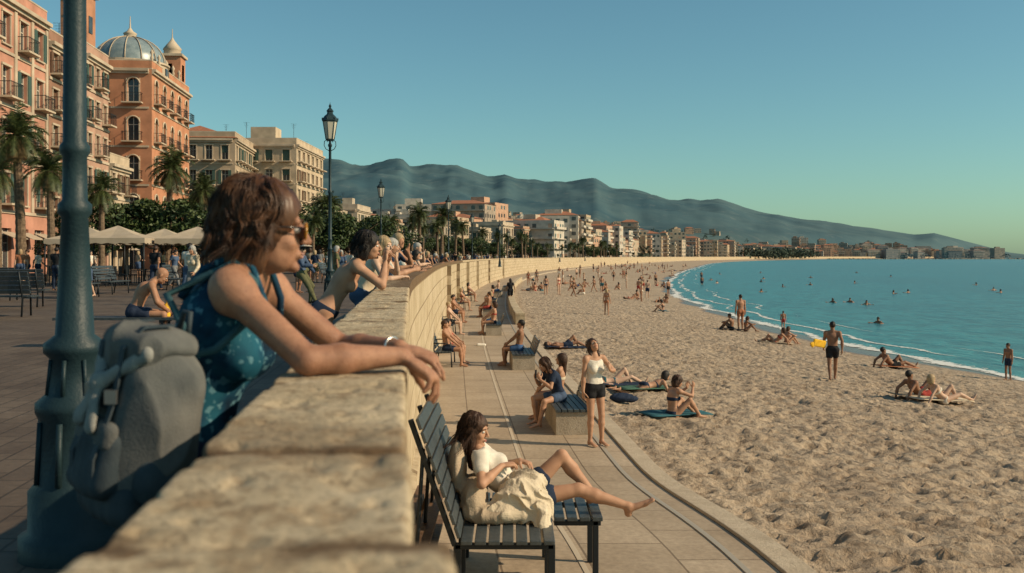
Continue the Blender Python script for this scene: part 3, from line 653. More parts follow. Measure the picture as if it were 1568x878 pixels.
# ------------------------------------------------------------------ trees
leafm=[M('palm_leaf',(.03,.045,.014),(.08,.10,.03),3,.5,spec=.4),M('palm_dry',(.2,.13,.06),(.28,.19,.09),4,.9),M('palm_trunk',(.09,.06,.04),(.2,.14,.09),8,.95,.8,20)]
def palm(H,seed,nf=46,fl=2.1):
    r=random.Random(seed); mb=MB(); bx=r.uniform(-.3,.3); by=r.uniform(-.3,.3); n=int(H*5)
    pts=[];rad=[]
    for i in range(n+1):
        t=i/n; pts.append((bx*t*t,by*t*t,H*t)); rad.append((.27-.08*t+ .12*math.exp(-t*14))*(1+.09*(i%2))+ (.12*max(0,t-.9)*10*.9))
    mb.tube(pts,rad,10,2,smooth=False); top=A(*pts[-1])
    for q in range(nf+14):
        dead=q>=nf; az=r.uniform(0,6.283); el=math.radians(r.uniform(-75,-40) if dead else 80-130*((q+.5)/nf)**1.1+r.uniform(-8,8)); L=fl*(r.uniform(.5,.7) if dead else r.uniform(.85,1.1))
        d=A(math.cos(az)*math.cos(el),math.sin(az)*math.cos(el),math.sin(el)); p=top+A(0,0,.05); P_=[p]; K=12
        for i in range(K):
            p=p+d*L/K; P_.append(p); d=nrm(d+A(0,0,-.13-.01*i)*(1 if not dead else .3))
        P_=np.array(P_); mb.tube(P_,np.linspace(.028,.006,K+1),3,1 if dead else 0,False)
        side=nrm(np.cross(P_[2]-P_[0],A(0,0,1))); V=[];F=[]
        for i in range(1,K+1):
            for hh in (0,.33,.66):
                if i==K and hh: continue
                t=(i+hh)/K; pp=P_[i]+(P_[min(i+1,K)]-P_[i])*hh; tg=nrm(P_[min(i+1,K)]-P_[i-1]); ll=fl*.26*math.sin(math.pi*min(1,t*.93+.06))**.6+.05
                for s in (1,-1):
                    ld=nrm(side*s*.9+tg*.65+A(0,0,r.uniform(-.45,.1))); w=tg*.022; k=len(V)
                    V+=[pp-w,pp+w,pp+ld*ll*.6+w*.8+A(0,0,-.01),pp+ld*ll+A(0,0,-.08*ll*4*.3)]; F.append((k,k+1,k+2,k+3))
        mb.add(V,F,1 if dead else 0)
    return mb
palms=[]
for i in range(3):
    me=palm(7.5,20+i).mesh('palm'); [me.materials.append(m) for m in leafm]; palms.append(me)
def put_palm(x,y,h,i=0,rz=None): inst('palm_tree',palms[i%3],(x,y,0),rz if rz is not None else random.uniform(0,6),(h/8.6)*1.0)
barkm=M('bark',(.07,.05,.035),(.14,.1,.07),8,.95,.6)
tleaf=[M('tree_leaf_dark',(.018,.035,.012),(.04,.065,.02),2,.55,spec=.3),M('tree_leaf_light',(.05,.075,.022),(.085,.11,.035),2,.5,spec=.3)]
def tree(seed,H=5,R=2.3,nl=5200,ls=.13):
    r=np.random.RandomState(seed); mb=MB(); mb.tube([(0,0,0),(.05,0,H*.25),(0,.1,H*.5)],[.2,.15,.1],8,2)
    cl=[]
    for i in range(17):
        a=r.uniform(0,6.28); rr=R*math.sqrt(r.uniform(0,.8)); z=H*r.uniform(.42,.86)-.1*rr; c=A(rr*math.cos(a),rr*math.sin(a),z); cl.append((c,r.uniform(.5,.95)*R*.42)); mb.tube([(0,0,H*.3),c*A(.5,.5,.8),c],[.08,.05,.02],5,2)
    V=[];F=[];mi=[]
    for i in range(nl):
        c,rr=cl[r.randint(len(cl))]; d=nrm(r.normal(size=3)); p=c+d*rr*(r.uniform(.45,1.1)**.5)*A(1,1,.75); a=nrm(r.normal(size=3)+d*.4+A(0,0,.4)); u=nrm(np.cross(a,r.normal(size=3))); w=np.cross(a,u); s=ls*r.uniform(.6,1.3)
        k=len(V); V+=[p-u*s,p-w*s*.5,p+u*s,p+w*s*.5]; F.append((k,k+1,k+2,k+3)); mi.append(1 if (d[2]>.1 and r.rand()<.6) else 0)
    n0=len(mb.f); mb.add(V,F,0); mb.m[n0:]=mi
    return mb
trees=[]
for i in range(3):
    me=tree(40+i).mesh('tree'); [me.materials.append(m) for m in tleaf+[barkm]]; trees.append(me)
def put_tree(x,y,h,w=1,i=0,z=0,name='broadleaf_tree'): inst(name,trees[i%3],(x,y,z),random.uniform(0,6),(h/5*w,h/5*w,h/5))
for (x,y,h,i) in [(-27.6,56,9.3,0),(-25.2,54.5,6.9,1),(-27.2,66,6.6,2),(-29.4,85,10,0),(-24.6,80,7.6,1),(-31,60,7.4,2),(-14,70,4.2,1),(-23.5,95,7.2,2),(-21,110,8,0),(-28.6,50,8.6,1)]: put_palm(x,y,h,i)
for (x,y,h,w,i) in [(-27.2,70,6.0,1.1,0),(-24.8,71,5.8,1.1,1),(-22.3,73,5.4,1.1,2),(-30,68,4.8,1,2),(-19,78,5,1.1,0),(-15.5,78,5.2,1.2,1),(-13,80,5.0,1.2,0),(-11,90,4.6,1.2,2),(-16,95,6,1.2,1),(-26,88,7,1.2,1),(-20,100,7,1.3,2)]: put_tree(x,y,h,w,i)
for i in range(46):
    y=100+i*9+random.uniform(-3,3); put_palm(float(xw(y))-random.uniform(4,22),y,random.uniform(5,8.5),i)
for i in range(50):
    y=110+i*9+random.uniform(-4,4); put_tree(float(xw(y))-random.uniform(12,34),y,random.uniform(4,7),1.3,i)
mb=MB(); V=[];F=[];r=np.random.RandomState(5)
def blobtree(x,y,z,R,n):
    for i in range(n):
        d=nrm(r.normal(size=3)); p=A(x,y,z+R*.7)+d*R*r.uniform(.4,1.05)*A(1,1,.8); a=nrm(r.normal(size=3)); u=nrm(np.cross(a,r.normal(size=3))); w=np.cross(a,u); s=R*.24*r.uniform(.6,1.3); k=len(V); V.extend([p-u*s,p-w*s*.7,p+u*s,p+w*s*.7]); F.append((k,k+1,k+2,k+3))
for i in range(620):
    y=r.uniform(350,1900); x=float(xw(y))-r.uniform(14,60)-(r.rand()**2)*y*.35; z=float(hillz(np.array(x),np.array(y))); blobtree(x,y,max(z,0),r.uniform(3,6),34)
for i in range(110):
    y=r.uniform(1150,1500); x=float(xw(y))+r.uniform(-30,30); blobtree(x,y,0,r.uniform(5,9),30)
mb.add(V,F,0); mb.obj('distant_trees',[M('distant_foliage',(.035,.055,.042),(.06,.075,.05),.2,.9)])
# ------------------------------------------------------------------ buildings
glass=M('window_glass',(.03,.04,.045),(.07,.08,.085),1,.12,spec=.6); wframe=M('window_frame',(.55,.5,.42),rough=.6); iron=M('wrought_iron',(.03,.03,.03),rough=.5,metal=.5); shut=[M('shutter_green',(.05,.09,.075),rough=.7),M('shutter_brown',(.13,.07,.04),rough=.7)]
def plaster(n,c):
    return M('plaster_'+n,tuple(x*.8 for x in c),tuple(min(1,x*1.15) for x in c),.7,.9,.25,12,spec=.1,detail=8)
trimm=plaster('trim',(.48,.39,.29)); roofm=M('roof_tile',(.28,.11,.06),(.38,.16,.09),3,.9,.5,12); awn=M('awning_cloth',(.36,.29,.21),(.44,.36,.27),2,.85)
def facade(mb,O,ax,nn,L,H,floors,bays,gh=4.0,wf=.42,hf=.58,dep=.3,balc=0,arch=False,seed=0,shutters=True,a0=0.,rail=True,pil=False):
    r=random.Random(seed); ax=nrm(ax);nn=nrm(nn);O=A(*O); up=A(0,0,1)
    def b(a0_,a1,z0,z1,n0,n1,mi): mb.ob(O+ax*a0_+up*z0+nn*n0,ax*(a1-a0_),nn*(n1-n0),up*(z1-z0),mi)
    fh=(H-gh)/floors; bw=(L-a0)/bays; lv=[(0,gh,.0,gh*.74,.62)]+[(gh+i*fh,gh+(i+1)*fh,fh*(1-hf)*.35,fh*hf,wf) for i in range(floors)]
    zt=0
    for li,(z0,z1,sill,oh,wfr) in enumerate(lv):
        zs=z0+sill; ze=zs+oh
        if zs-zt>.01: b(a0,L,zt,zs,-dep,0,0)
        e=a0
        for q in range(bays):
            c=a0+bw*(q+.5); w=bw*wfr; b(e,c-w/2,zs,ze,-dep,0,0) ; e=c+w/2
            b(c-.035,c+.035,zs,ze,-dep+.01,-dep+.07,1); b(c-w/2,c+w/2,zs+oh*.68,zs+oh*.68+.06,-dep+.01,-dep+.06,1)
            b(c-w/2,c-w/2+.07,zs,ze,-dep+.01,-dep+.06,1); b(c+w/2-.07,c+w/2,zs,ze,-dep+.01,-dep+.06,1)
            if li==0:
                if r.random()<.5: mb.ob(O+ax*(c-w/2-.15)+up*(ze-.3)+nn*.02,ax*(w+.3),nn*1.1-up*.5,up*.04,6)
                continue
            b(c-w/2-.14,c-w/2-.002,zs,ze,.002,.07,4);b(c+w/2+.002,c+w/2+.14,zs,ze,.002,.07,4)
            if arch:
                K=10; V=[];Fv=[]
                for i in range(K+1):
                    t=math.pi*i/K; pa=O+ax*(c-w/2*math.cos(t))+up*(ze-w/2+w/2*math.sin(t)); pt_=O+ax*(c-w/2*math.cos(t))+up*ze
                    V+=[pa-nn*.03,pt_-nn*.03]
                for i in range(K): Fv.append((2*i,2*i+1,2*i+3,2*i+2))
                mb.add(V,Fv,0)
                pts=[O+nn*.04+ax*(c-(w/2+.1)*math.cos(math.pi*i/K))+up*(ze-w/2+(w/2+.1)*math.sin(math.pi*i/K)) for i in range(K+1)]; mb.tube(pts,.1,5,4)
            else: b(c-w/2-.2,c+w/2+.2,ze+.002,ze+.16,.002,.13,4)
            if shutters and r.random()<.6:
                sm=3 if seed%2 else 5
                if r.random()<.5: b(c-w/2,c+w/2,ze-oh*r.choice([.3,.5,.8,1.]),ze-.01,-dep+.09,-dep+.13,sm)
                else: b(c-w/2-w*.46,c-w/2-.01,zs,ze,.072,.12,sm); b(c+w/2+.01,c+w/2+w*.46,zs,ze,.072,.12,sm)
            if balc and (balc==2 or (q+li)%2==0):
                b(c-w/2-.45,c+w/2+.45,zs-.16,zs-.02,.0,.85,4)
                if rail:
                    b(c-w/2-.42,c+w/2+.42,zs+.95,zs+1.0,.78,.82,2); nb=int((w+.84)/.16)
                    for i in range(nb+1): xx=c-w/2-.42+i*(w+.82)/nb; b(xx,xx+.025,zs-.02,zs+.95,.79,.81,2)
                    for xx in (c-w/2-.42,c+w/2+.39): b(xx,xx+.03,zs+.94,zs+.99,.01,.78,2); b(xx,xx+.03,zs-.02,zs+.94,.3,.32,2);b(xx,xx+.03,zs-.02,zs+.94,.55,.57,2)
            else: b(c-w/2-.2,c+w/2+.2,zs-.12,zs-.002,.002,.15,4)
        b(e,L,zs,ze,-dep,0,0); zt=ze
        b(a0,L,z1-.14,z1+.08,.003,.10,4) if z1<H-.5 else None
    b(a0,L,zt,H,-dep,0,0)
    if pil:
        for q in range(bays+1):
            c=min(max(a0+bw*q,a0+.25),L-.25); b(c-.22,c+.22,gh+.1,H-.6,.004,.12,4)
    b(a0-.0,L,H-.55,H-.3,.003,.22,4); b(a0,L,H-.3,H-.02,.003,.45,4)
SAY=nrm((-.0945,1,0)); SAX=nrm((1,.0945,0))
def building(name,cx,cy,L,D,H,floors,bayf,baye,col,gh=4,z=0,ay=None,roof='flat',**k):
    mb=MB(); ay=SAY if ay is None else nrm(ay); ax=A(ay[1],-ay[0],0); O=A(cx,cy,z)
    facade(mb,O,ay,ax,L,H,floors,bayf,gh,seed=k.pop('seed',1),**k)
    k2=dict(k); k2['seed']=5
    facade(mb,O-ax*D,ax,-ay,D-.3,H,floors,baye,gh,**k2)
    ins=.3; mb.ob(O-ax*D+ay*ins,ax*(D-ins-.001),ay*(L-ins),A(0,0,H-.1),7)
    mb.ob(O-ax*(D+.02)+ay*.35,ax*.02,ay*(L-.35),A(0,0,H-.05),0); mb.ob(O-ax*D+ay*(L+.001),ax*D,ay*.02,A(0,0,H-.05),0)
    mb.ob(O-ax*(D)+A(0,0,H-.02)+ay*.0,ax*(D),ay*L,A(0,0,.12),4)
    for o,e1,e2 in ((O-ax*.25+ay*.0,ax*.25,ay*L),(O-ax*D,ax*(D-.26),ay*.25)): mb.ob(o+A(0,0,H+.1),e1,e2,A(0,0,.8),0); mb.ob(o+A(0,0,H+.9)-ax*.03,e1+ax*.06,e2,A(0,0,.12),4)
    r=random.Random(int(cy))
    if roof=='flat':
        for i in range(3):
            p=O-ax*r.uniform(2,max(2.1,D-3))+ay*r.uniform(2,L-3)+A(0,0,H+.1); mb.ob(p,ax*-r.uniform(1,2.5),ay*r.uniform(1,3),A(0,0,r.uniform(1.3,2.6)),0)
        for i in range(5):
            p=O-ax*r.uniform(1,D-1)+ay*r.uniform(1,L-1)+A(0,0,H+.1); hh=r.uniform(2,4.5); mb.tube([p,p+A(0,0,hh)],.03,4,2)
            for j in range(4): q=p+A(0,0,hh-.25*j); mb.tube([q-A(.5-.1*j,0,0),q+A(.5-.1*j,0,0)],.015,3,2)
    elif roof=='hip':
        a=O-ax*(D+.3)-ay*.3+A(0,0,H+.1); e1=ax*(D+.6);e2=ay*(L+.6); m1=a+e1/2+e2*.25+A(0,0,2.2); m2=a+e1/2+e2*.75+A(0,0,2.2); mb.add([a,a+e1,a+e1+e2,a+e2,m1,m2],[(0,1,4),(1,2,5,4),(2,3,5),(3,0,4,5)],8)
    return mb,O,ax,ay
def bmats(col): return [col,wframe,iron,shut[0],trimm,shut[1],awn,glass,roofm]
pink=plaster('pink',(.48,.24,.17)); brown=plaster('brown',(.28,.16,.11)); orange=plaster('orange',(.48,.225,.13)); cream=plaster('cream',(.48,.38,.27)); beige=plaster('beige',(.40,.31,.22)); rose=plaster('rose',(.42,.26,.19)); white_=plaster('white',(.52,.46,.38)); terrac=plaster('terracotta',(.40,.2,.12))
def sx(y): return -29.4-.0945*y
mb,*_=building('a',sx(60),60,19,16,19.8,4,6,5,pink,gh=4.6,balc=1,seed=1,pil=True); mb.obj('pink_apartment_building',bmats(pink))
mb,*_=building('b',sx(79.3),79.3,8.4,16,18.6,5,3,5,brown,gh=4,balc=2,seed=2); mb.obj('brown_apartment_building',bmats(brown))
mb,*_=building('c',sx(88),88,6.6,14,19.4,5,3,4,rose,gh=4,balc=1,seed=3,roof='none'); mb.obj('narrow_apartment_building',bmats(rose))
mb,*_=building('d',sx(96)-.3,96,6.5,9,10.4,2,3,3,cream,gh=3.8,balc=1,seed=4); mb.obj('low_townhouse',bmats(cream))
mb=MB(); mb.box((-46.2,106,14.5),(2.6,2.6,29),0); mb.box((-46.2,106,29.3),(3.2,3.2,.5),4); mb.lathe([(1.5,0),(1.2,1),(.5,2.2),(0,3.4)],(-46.2,106,29.55),8,8)
for z in (10,14,18,22,26):
    mb.box((-46.2,104.68,z),(.9,.1,1.8),7); mb.box((-44.88,106,z),(.1,.9,1.8),7); mb.box((-46.2,104.66,z+1.0),(1.2,.2,.2),4)
mb.obj('bell_tower',bmats(terrac))
mb,O,ax,ay=building('e',sx(110),110,18,14,22.1,4,5,4,orange,gh=5,balc=2,seed=6,arch=True,roof='none',shutters=False,wf=.36,hf=.62)
dc=A(-44.3,115.5,0); mb.lathe([(4.2,22.1),(4.2,23.3),(4.4,23.4),(4.4,23.6),(3.95,23.7)],dc,28,4,smooth=False)
for i in range(14):
    a=i*2*math.pi/14; mb.box((dc[0]+4.21*math.cos(a),dc[1]+4.21*math.sin(a),22.7),(.1,.7,.8),7,rz=a)
mb.lathe([(3.95*math.cos(t),23.65+3.1*math.sin(t)) for t in np.linspace(0,1.38,9)],dc,28,9,smooth=True)
for i in range(14):
    a=i*2*math.pi/14; mb.tube([(dc[0]+4.0*math.cos(t)*math.cos(a),dc[1]+4.0*math.cos(t)*math.sin(a),23.68+3.15*math.sin(t)) for t in np.linspace(0,1.38,9)],.06,4,4)
mb.lathe([(.75,26.6),(.7,27.1),(.8,27.2),(.35,27.5),(.1,27.9),(.04,29.2),(0,29.3)],dc,10,4)
tc_=O-ax*1.5+ay*15.5; tc_[2]=0
mb.box((tc_[0],tc_[1],24.3),(2.6,2.6,4.2),0,rz=.094); mb.box((tc_[0],tc_[1],26.5),(3.1,3.1,.3),4,rz=.094)
for s in (-1,1): mb.box((tc_[0],tc_[1]-1.31,24.4),(.8,.08,2),7); mb.box((tc_[0]+1.31,tc_[1],24.4),(.08,.8,2),7)
mb.lathe([(1.1,26.65),(1.1,27.3),(1.2,27.4),(.8,27.9),(.3,28.5),(.08,28.9),(.04,30.0)],tc_,8,4)
for i,(q,w) in enumerate([(.4,1),(3.5,1),(6.8,1),(10,1),(13,1)]): p=O-ax*.1+ay*q; mb.lathe([(.14,23.1),(.2,23.4),(.1,23.7),(.22,24.0),(.0,24.4)],(p[0],p[1],0),8,4)
domem=M('dome_glass_slate',(.13,.18,.20),(.24,.29,.30),1.5,.35,spec=.5); mb.obj('domed_corner_building',bmats(orange)+[domem])
mb,*_=building('f',-39.5,142,17,11.5,18.2,4,6,5,beige,gh=4,balc=2,seed=7,rail=False,roof='hip'); mb.obj('beige_apartment_building',bmats(beige))
mb,*_=building('g',-34.2,158,20,14,19.2,5,6,5,cream,gh=3.6,balc=2,seed=8,rail=False,ay=(.02,1,0)); mb.ob((-42,160,19),(4,0,0),(0,4,0),(0,0,3.2),0); mb.obj('cream_apartment_building',bmats(cream))
bcols=[plaster('d%d'%i,c) for i,c in enumerate([(.42,.34,.25),(.45,.37,.28),(.40,.26,.18),(.46,.29,.2),(.48,.43,.36),(.34,.28,.22),(.42,.32,.22)])]
rr=random.Random(11)
nb=[(-32,190,12),(-30,206,14),(-33,224,13),(-27,236,12),(-24,255,14),(-18,272,13),(-14,292,15),(-8,312,12),(-1,332,15),(6,355,14)]
for i,(x,y,h) in enumerate(nb):
    h=h*.8; mb,*_=building('n',x-2,y,14,13,h,max(2,int(h/3.2)-1),4,4,None,gh=3.5,balc=2,seed=i+10,rail=False,ay=(.02+i*.03,1,0),roof='hip' if i%3==0 else 'flat'); mb.obj('apartment_building',bmats(bcols[i%7]))
mb=MB()
def blk(x,y,z,w,d,h,rz,ci):
    c,s=math.cos(rz),math.sin(rz); ex=A(c,s,0);ey=A(-s,c,0); o=A(x,y,z-6)-ex*w/2-ey*d/2; mb.ob(o,ex*w,ey*d,A(0,0,h+6),ci)
    if rr.random()<.4: mb.ob(o+ex*w*.2+ey*d*.2+A(0,0,h+6),ex*w*.4,ey*d*.4,A(0,0,2.6),ci)
    if rr.random()<.35: q=o+A(0,0,h+6.02); mb.add([q-ex*.4-ey*.4,q+ex*(w+.4)-ey*.4,q+ex*(w+.4)+ey*(d+.4),q-ex*.4+ey*(d+.4),q+ex*w*.3+ey*d/2+A(0,0,1.8),q+ex*w*.7+ey*d/2+A(0,0,1.8)],[(0,1,5,4),(1,2,5),(2,3,4,5),(3,0,4)],8)
    fl=max(2,int(h/3.1)); 
    for (fo,fa,fn,L) in ((o,ex,-ey,w),(o+ex*w,ey,ex,d)):
        nb_=max(2,int(L/3.0)); bw=L/nb_; bal=rr.random()<.5
        for i in range(fl):
            zz=6+i*h/fl+.9
            if bal: mb.ob(fo+fa*.3+A(0,0,zz-.5)+fn*.01,fa*(L-.6),fn*1.0,A(0,0,.9 if rr.random()<.5 else .25),9)
            for q in range(nb_):
                if rr.random()<.1: continue
                p=fo+fa*(bw*(q+.5)-bw*.25)+A(0,0,zz)+fn*.03; mb.add([p,p+fa*bw*.5,p+fa*bw*.5+A(0,0,1.5),p+A(0,0,1.5)],[(0,1,2,3)],7 if rr.random()<.8 else 3)
for y in list(np.arange(370,760,13))+list(np.arange(760,1300,17))+list(np.arange(1300,2400,26)):
    for row in range(5):
        off=28+row*rr.uniform(28,38); yy_=y+rr.uniform(-5,5); x=float(xw(yy_))-off
        if x/yy_<-.27: continue
        z=max(0,float(hillz(np.array(x),np.array(yy_)))); blk(x,yy_,z,rr.uniform(11,22),rr.uniform(10,18),rr.uniform(10,19)+(6 if rr.random()<.15 else 0)-(yy_>1300)*2,rr.uniform(-.1,.3)-math.atan(.3),rr.randint(0,6))
for i in range(330):
    y=rr.uniform(430,1900); t=rr.uniform(-.2,.02+y*.0001); x=t*y; z=float(hillz(np.array(x),np.array(y)))
    if x>float(xw(y))-120 or z>95 : continue
    blk(x,y,z,rr.uniform(9,17),rr.uniform(8,14),rr.uniform(6,13),rr.uniform(-.5,.5),rr.randint(0,6))
mb.obj('distant_city',bcols+[glass,roofm,white_])
hz=[M('hazy_wall_%d'%i,c,tuple(t*1.1 for t in c),.02,.95,spec=0) for i,c in enumerate([(.30,.28,.25),(.34,.30,.25),(.26,.26,.25),(.36,.33,.29),(.28,.25,.22),(.24,.23,.22),(.32,.27,.22)])]+[M('hazy_glass',(.12,.16,.17)),M('hazy_roof',(.24,.17,.14)),M('hazy_trim',(.36,.34,.3))]  # muted tones with distance haze tinted into the base colours
mb=MB()
for i in range(170):
    y=rr.uniform(1900,2700); x=y*rr.uniform(.2,.488); blk(x,y,0,rr.uniform(14,34),16,rr.uniform(9,20)+(10 if rr.random()<.07 else 0),rr.uniform(-.2,.2),rr.randint(0,6))
V=[];F=[]
for i in range(300):
    y=r.uniform(1850,2400); x=y*r.uniform(.25,.50); blobtree(x,y,-1,r.uniform(4,7),16)
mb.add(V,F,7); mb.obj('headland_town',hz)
mb=MB()
for i in range(330):
    x=470+i*2.9; y=1480+i*.7; mb.box((x,y,SEA+.1),(rr.uniform(2.5,4.5),rr.uniform(3,5),rr.uniform(1.4,2.4)),0,rz=rr.uniform(0,3),rx=rr.uniform(-.3,.3))
mb.obj('breakwater',[M('rock_breakwater',(.2,.18,.15),(.3,.27,.22),.3,.95)])
# ------------------------------------------------------------------ street lamps
lampm=M('lamp_paint',(.012,.029,.036),(.019,.040,.047),9,.5,.15,60,spec=.3); lglass=M('lantern_glass',(.5,.46,.37),rough=.15,spec=.6)
def lampmesh():
    mb=MB(); p=[(.24,0),(.24,.10),(.20,.12),(.20,.30),(.165,.34),(.15,.62),(.17,.66),(.17,.70),(.125,.74),(.105,.90),(.135,.93),(.135,.97),(.085,1.01),(.07,1.3),(.058,1.55),(.074,1.57),(.074,1.61),(.055,1.63),(.053,1.83),(.066,1.85),(.066,1.88),(.052,1.9),(.047,3.2),(.062,3.22),(.062,3.27),(.043,3.3),(.038,4.55),(.06,4.58),(.06,4.63),(.035,4.66),(.03,4.72)]
    mb.lathe(p,(0,0,0),20,0)
    for i in range(8):
        a=i*math.pi/4; mb.tube([(.17*math.cos(a),.17*math.sin(a),.34),(.155*math.cos(a),.155*math.sin(a),.62)],.014,5,0); mb.tube([(.125*math.cos(a),.125*math.sin(a),.74),(.108*math.cos(a),.108*math.sin(a),.9)],.01,5,0)
    for s in range(4):
        a=s*math.pi/2; mb.tube([(math.cos(a)*r_,math.sin(a)*r_,z) for r_,z in [(.03,4.45),(.12,4.5),(.17,4.6),(.16,4.72),(.10,4.76),(.07,4.7)]],.012,5,0)
    z=4.72; mb.lathe([(.03,z),(.12,z+.03),(.13,z+.07)],(0,0,0),6,0,False)
    mb.lathe([(.115,z+.07),(.20,z+.58)],(0,0,0),6,1,False)
    for i in range(6):
        a=i*math.pi/3; mb.tube([(.122*math.cos(a),.122*math.sin(a),z+.06),(.208*math.cos(a),.208*math.sin(a),z+.59)],.011,5,0)
    mb.lathe([(.215,z+.57),(.235,z+.60),(.235,z+.63),(.16,z+.74),(.09,z+.80),(.085,z+.86),(.11,z+.88),(.06,z+.95),(.025,z+.98),(.04,z+1.02),(.035,z+1.05),(.01,z+1.09),(.0,z+1.16)],(0,0,0),6,0,False)
    for i in range(6):
        a=i*math.pi/3; mb.lathe([(.015,z+.62),(.022,z+.66),(.0,z+.71)],(.225*math.cos(a),.225*math.sin(a),0),5,0)
    mb.lathe([(.03,z+.1),(.04,z+.3),(.0,z+.4)],(0,0,0),8,2)
    return mb
me=lampmesh().mesh('lamp'); [me.materials.append(m) for m in (lampm,lglass,M('bulb_white',(.8,.78,.7),rough=.3))]
inst('street_lamp',me,(-2.02,4.6,0),0,1.0)
for x,y in [(-5.3,29),(-7.5,57),(-4.6,72),(-4.0,100),(-1.6,130),(-.6,165),(4,205),(12,250),(22,300)]: inst('street_lamp',me,(x,y,0),.3,1.0)
# ------------------------------------------------------------------ benches
slat=M('bench_slats',(.03,.04,.045),(.055,.065,.07),20,.45,.2,60,spec=.5); woodb=M('bench_wood',(.10,.055,.03),(.17,.1,.06),8,.6,.4,30); conc=stone('bench_concrete',(.3,.25,.19),(.14,.11,.08),(.38,.32,.25)); irond=M('bench_iron',(.02,.025,.03),rough=.45,metal=.4)
def parkbench(L=1.8):
    mb=MB()
    for i in range(5): mb.box((0,-.2+.1*i,.44),(L,.08,.035),0)
    for i in range(5): mb.box((0,-.27-.035*i,.54+.1*i),(L,.03,.08),0,rx=.33)
    for s in (-1,1):
        x=s*(L/2-.18); mb.tube([(x,-.28,.0),(x,-.22,.40),(x,-.30,.56),(x,-.44,.98)],.022,6,1); mb.tube([(x,.24,0),(x,.22,.42),(x,-.22,.41)],.022,6,1); mb.tube([(x,-.34,.68),(x,0,.68),(x,.2,.64),(x,.22,.42)],.018,6,1)
    return mb
pbm=parkbench().mesh('bench'); [pbm.materials.append(m) for m in (woodb,irond)]
def pbench(x,y,z,face,sc=1,mat=None): return inst('park_bench',pbm,(x,y,z),math.radians(face-90),sc,[mat,None] if mat else None)
def flatbench(L=1.9):
    mb=MB()
    for i in range(5): mb.box((0,-.2+.1*i,.43),(L,.08,.04),0)
    for s in (-1,1):
        x=s*(L/2-.3); mb.box((x,0,.39),(.06,.46,.04),1); mb.tube([(x,-.18,.38),(x,-.22,0)],.02,6,1); mb.tube([(x,.18,.38),(x,.22,0)],.02,6,1)
    return mb
fbm_=flatbench().mesh('flatbench'); [fbm_.materials.append(m) for m in (slat,irond)]
inst('backless_bench',fbm_,(-5.95,15.2,0),0.05)
for x,y,f in [(-13.6,27,100),(-16.3,31,95),(-14.6,36.5,0),(-16.5,38,0),(-13.8,41,10),(-19,33,95),(-12,46,5),(-9.5,52,0),(-18.5,24,95),(-11.9,22.8,95),(-14.2,33,5)]: pbench(x,y,0,f,1.05,slat)
def boxbench(L=1.9):
    mb=MB(); mb.box((0,0,.2),(.62,L,.40),1)
    for i in range(6): mb.box((-.27+.108*i,0,.43),(.09,L+.08,.045),0)
    for i in range(4): mb.box((.33+.03*i,0,.50+.09*i),(.03,L+.08,.075),0,ry=.3)
    for s in (-1,1): mb.tube([(.29,s*(L/2-.1),.4),(.45,s*(L/2-.1),.84)],.02,6,2)
    return mb
bbm=boxbench().mesh('bb'); [bbm.materials.append(m) for m in (slat,conc,irond)]
def bbench(x,y,rz): inst('seafront_bench',bbm,(x,y,float(zprom(y))),rz)
bb0=[(1.02,18.5,.07),(.28,28.5,.05),(-.75,40.5,.03),(-1.2,52,.02),(-1.3,64,0),(-1.1,78,-.03),(-.5,92,-.05)]
for b_ in bb0: bbench(*b_)
for x,y in [(-1.95,29),(-2.55,40),(-2.8,48),(-3.0,58),(-3.1,70)]: pbench(x,y,float(zprom(y)),0,1.0,slat)
# ------------------------------------------------------------------ foreground lounge bench with reclining woman
zp=float(zprom(8.4)); SH=.08
mb=MB()
LY0,LY1=7.75,9.35
for i in range(7):
    x0=-.40+i*.108; mb.ob((x0,LY0,zp+.47+SH),(.088,0,0),(0,LY1-LY0,0),(0,0,.035),0)
for i in range(4):
    x0=.36+i*.108; mb.ob((x0,8.45,zp+.47+SH),(.088,0,0),(0,.75,0),(0,0,.035),0)
bx0=A(-.42,0,zp+.5+SH); bdir=nrm((-.33,0,.94))
for i in range(9):
    p=bx0+bdir*(.02+i*.112); mb.ob(p+A(0,LY0,0),bdir*.09,A(0,LY1-LY0,0),nrm((.95,0,.30))*.03,0)
for y in (LY0+.06,LY1-.1,8.55):
    mb.ob((-.46,y,zp),(.06,0,0),(0,.05,0),(0,0,.46+SH),1); mb.ob((.28,y,zp),(.06,0,0),(0,.05,0),(0,0,.46+SH),1); mb.ob((-.45,y,zp+.42+SH),(.78,0,0),(0,.05,0),(0,0,.045),1)
    mb.ob(bx0+A(-.05,y,-.06),bdir*1.05,A(0,.05,0),nrm((.95,0,.30))*.04,1)
    mb.tube([bx0+A(-.03,y+.02,0)+bdir*.75,(-.78,y+.02,zp)],.018,6,1)
for y in (8.5,9.1): mb.ob((.69,y,zp),(.05,0,0),(0,.05,0),(0,0,.46+SH),1); mb.ob((.36,y,zp+.42+SH),(.40,0,0),(0,.05,0),(0,0,.045),1)
mb.obj('lounge_bench',[slat,irond],bevel=.006)
mb=MB()
for z_ in (.25,.5,): mb.ob((-.93,7.2,zp+z_),(.10,0,0),(0,2.6,0),(0,0,.05),0); mb.ob((-.80,7.2,zp+z_-.02),(.14,0,0),(0,2.6,0),(0,0,.03),0)
for y in (7.3,8.5,9.6): mb.ob((-.90,y,zp),(.07,0,0),(0,.08,0),(0,0,.5),0)
mb.obj('timber_ledge',[woodb],bevel=.005)
sz=zp+.505+SH
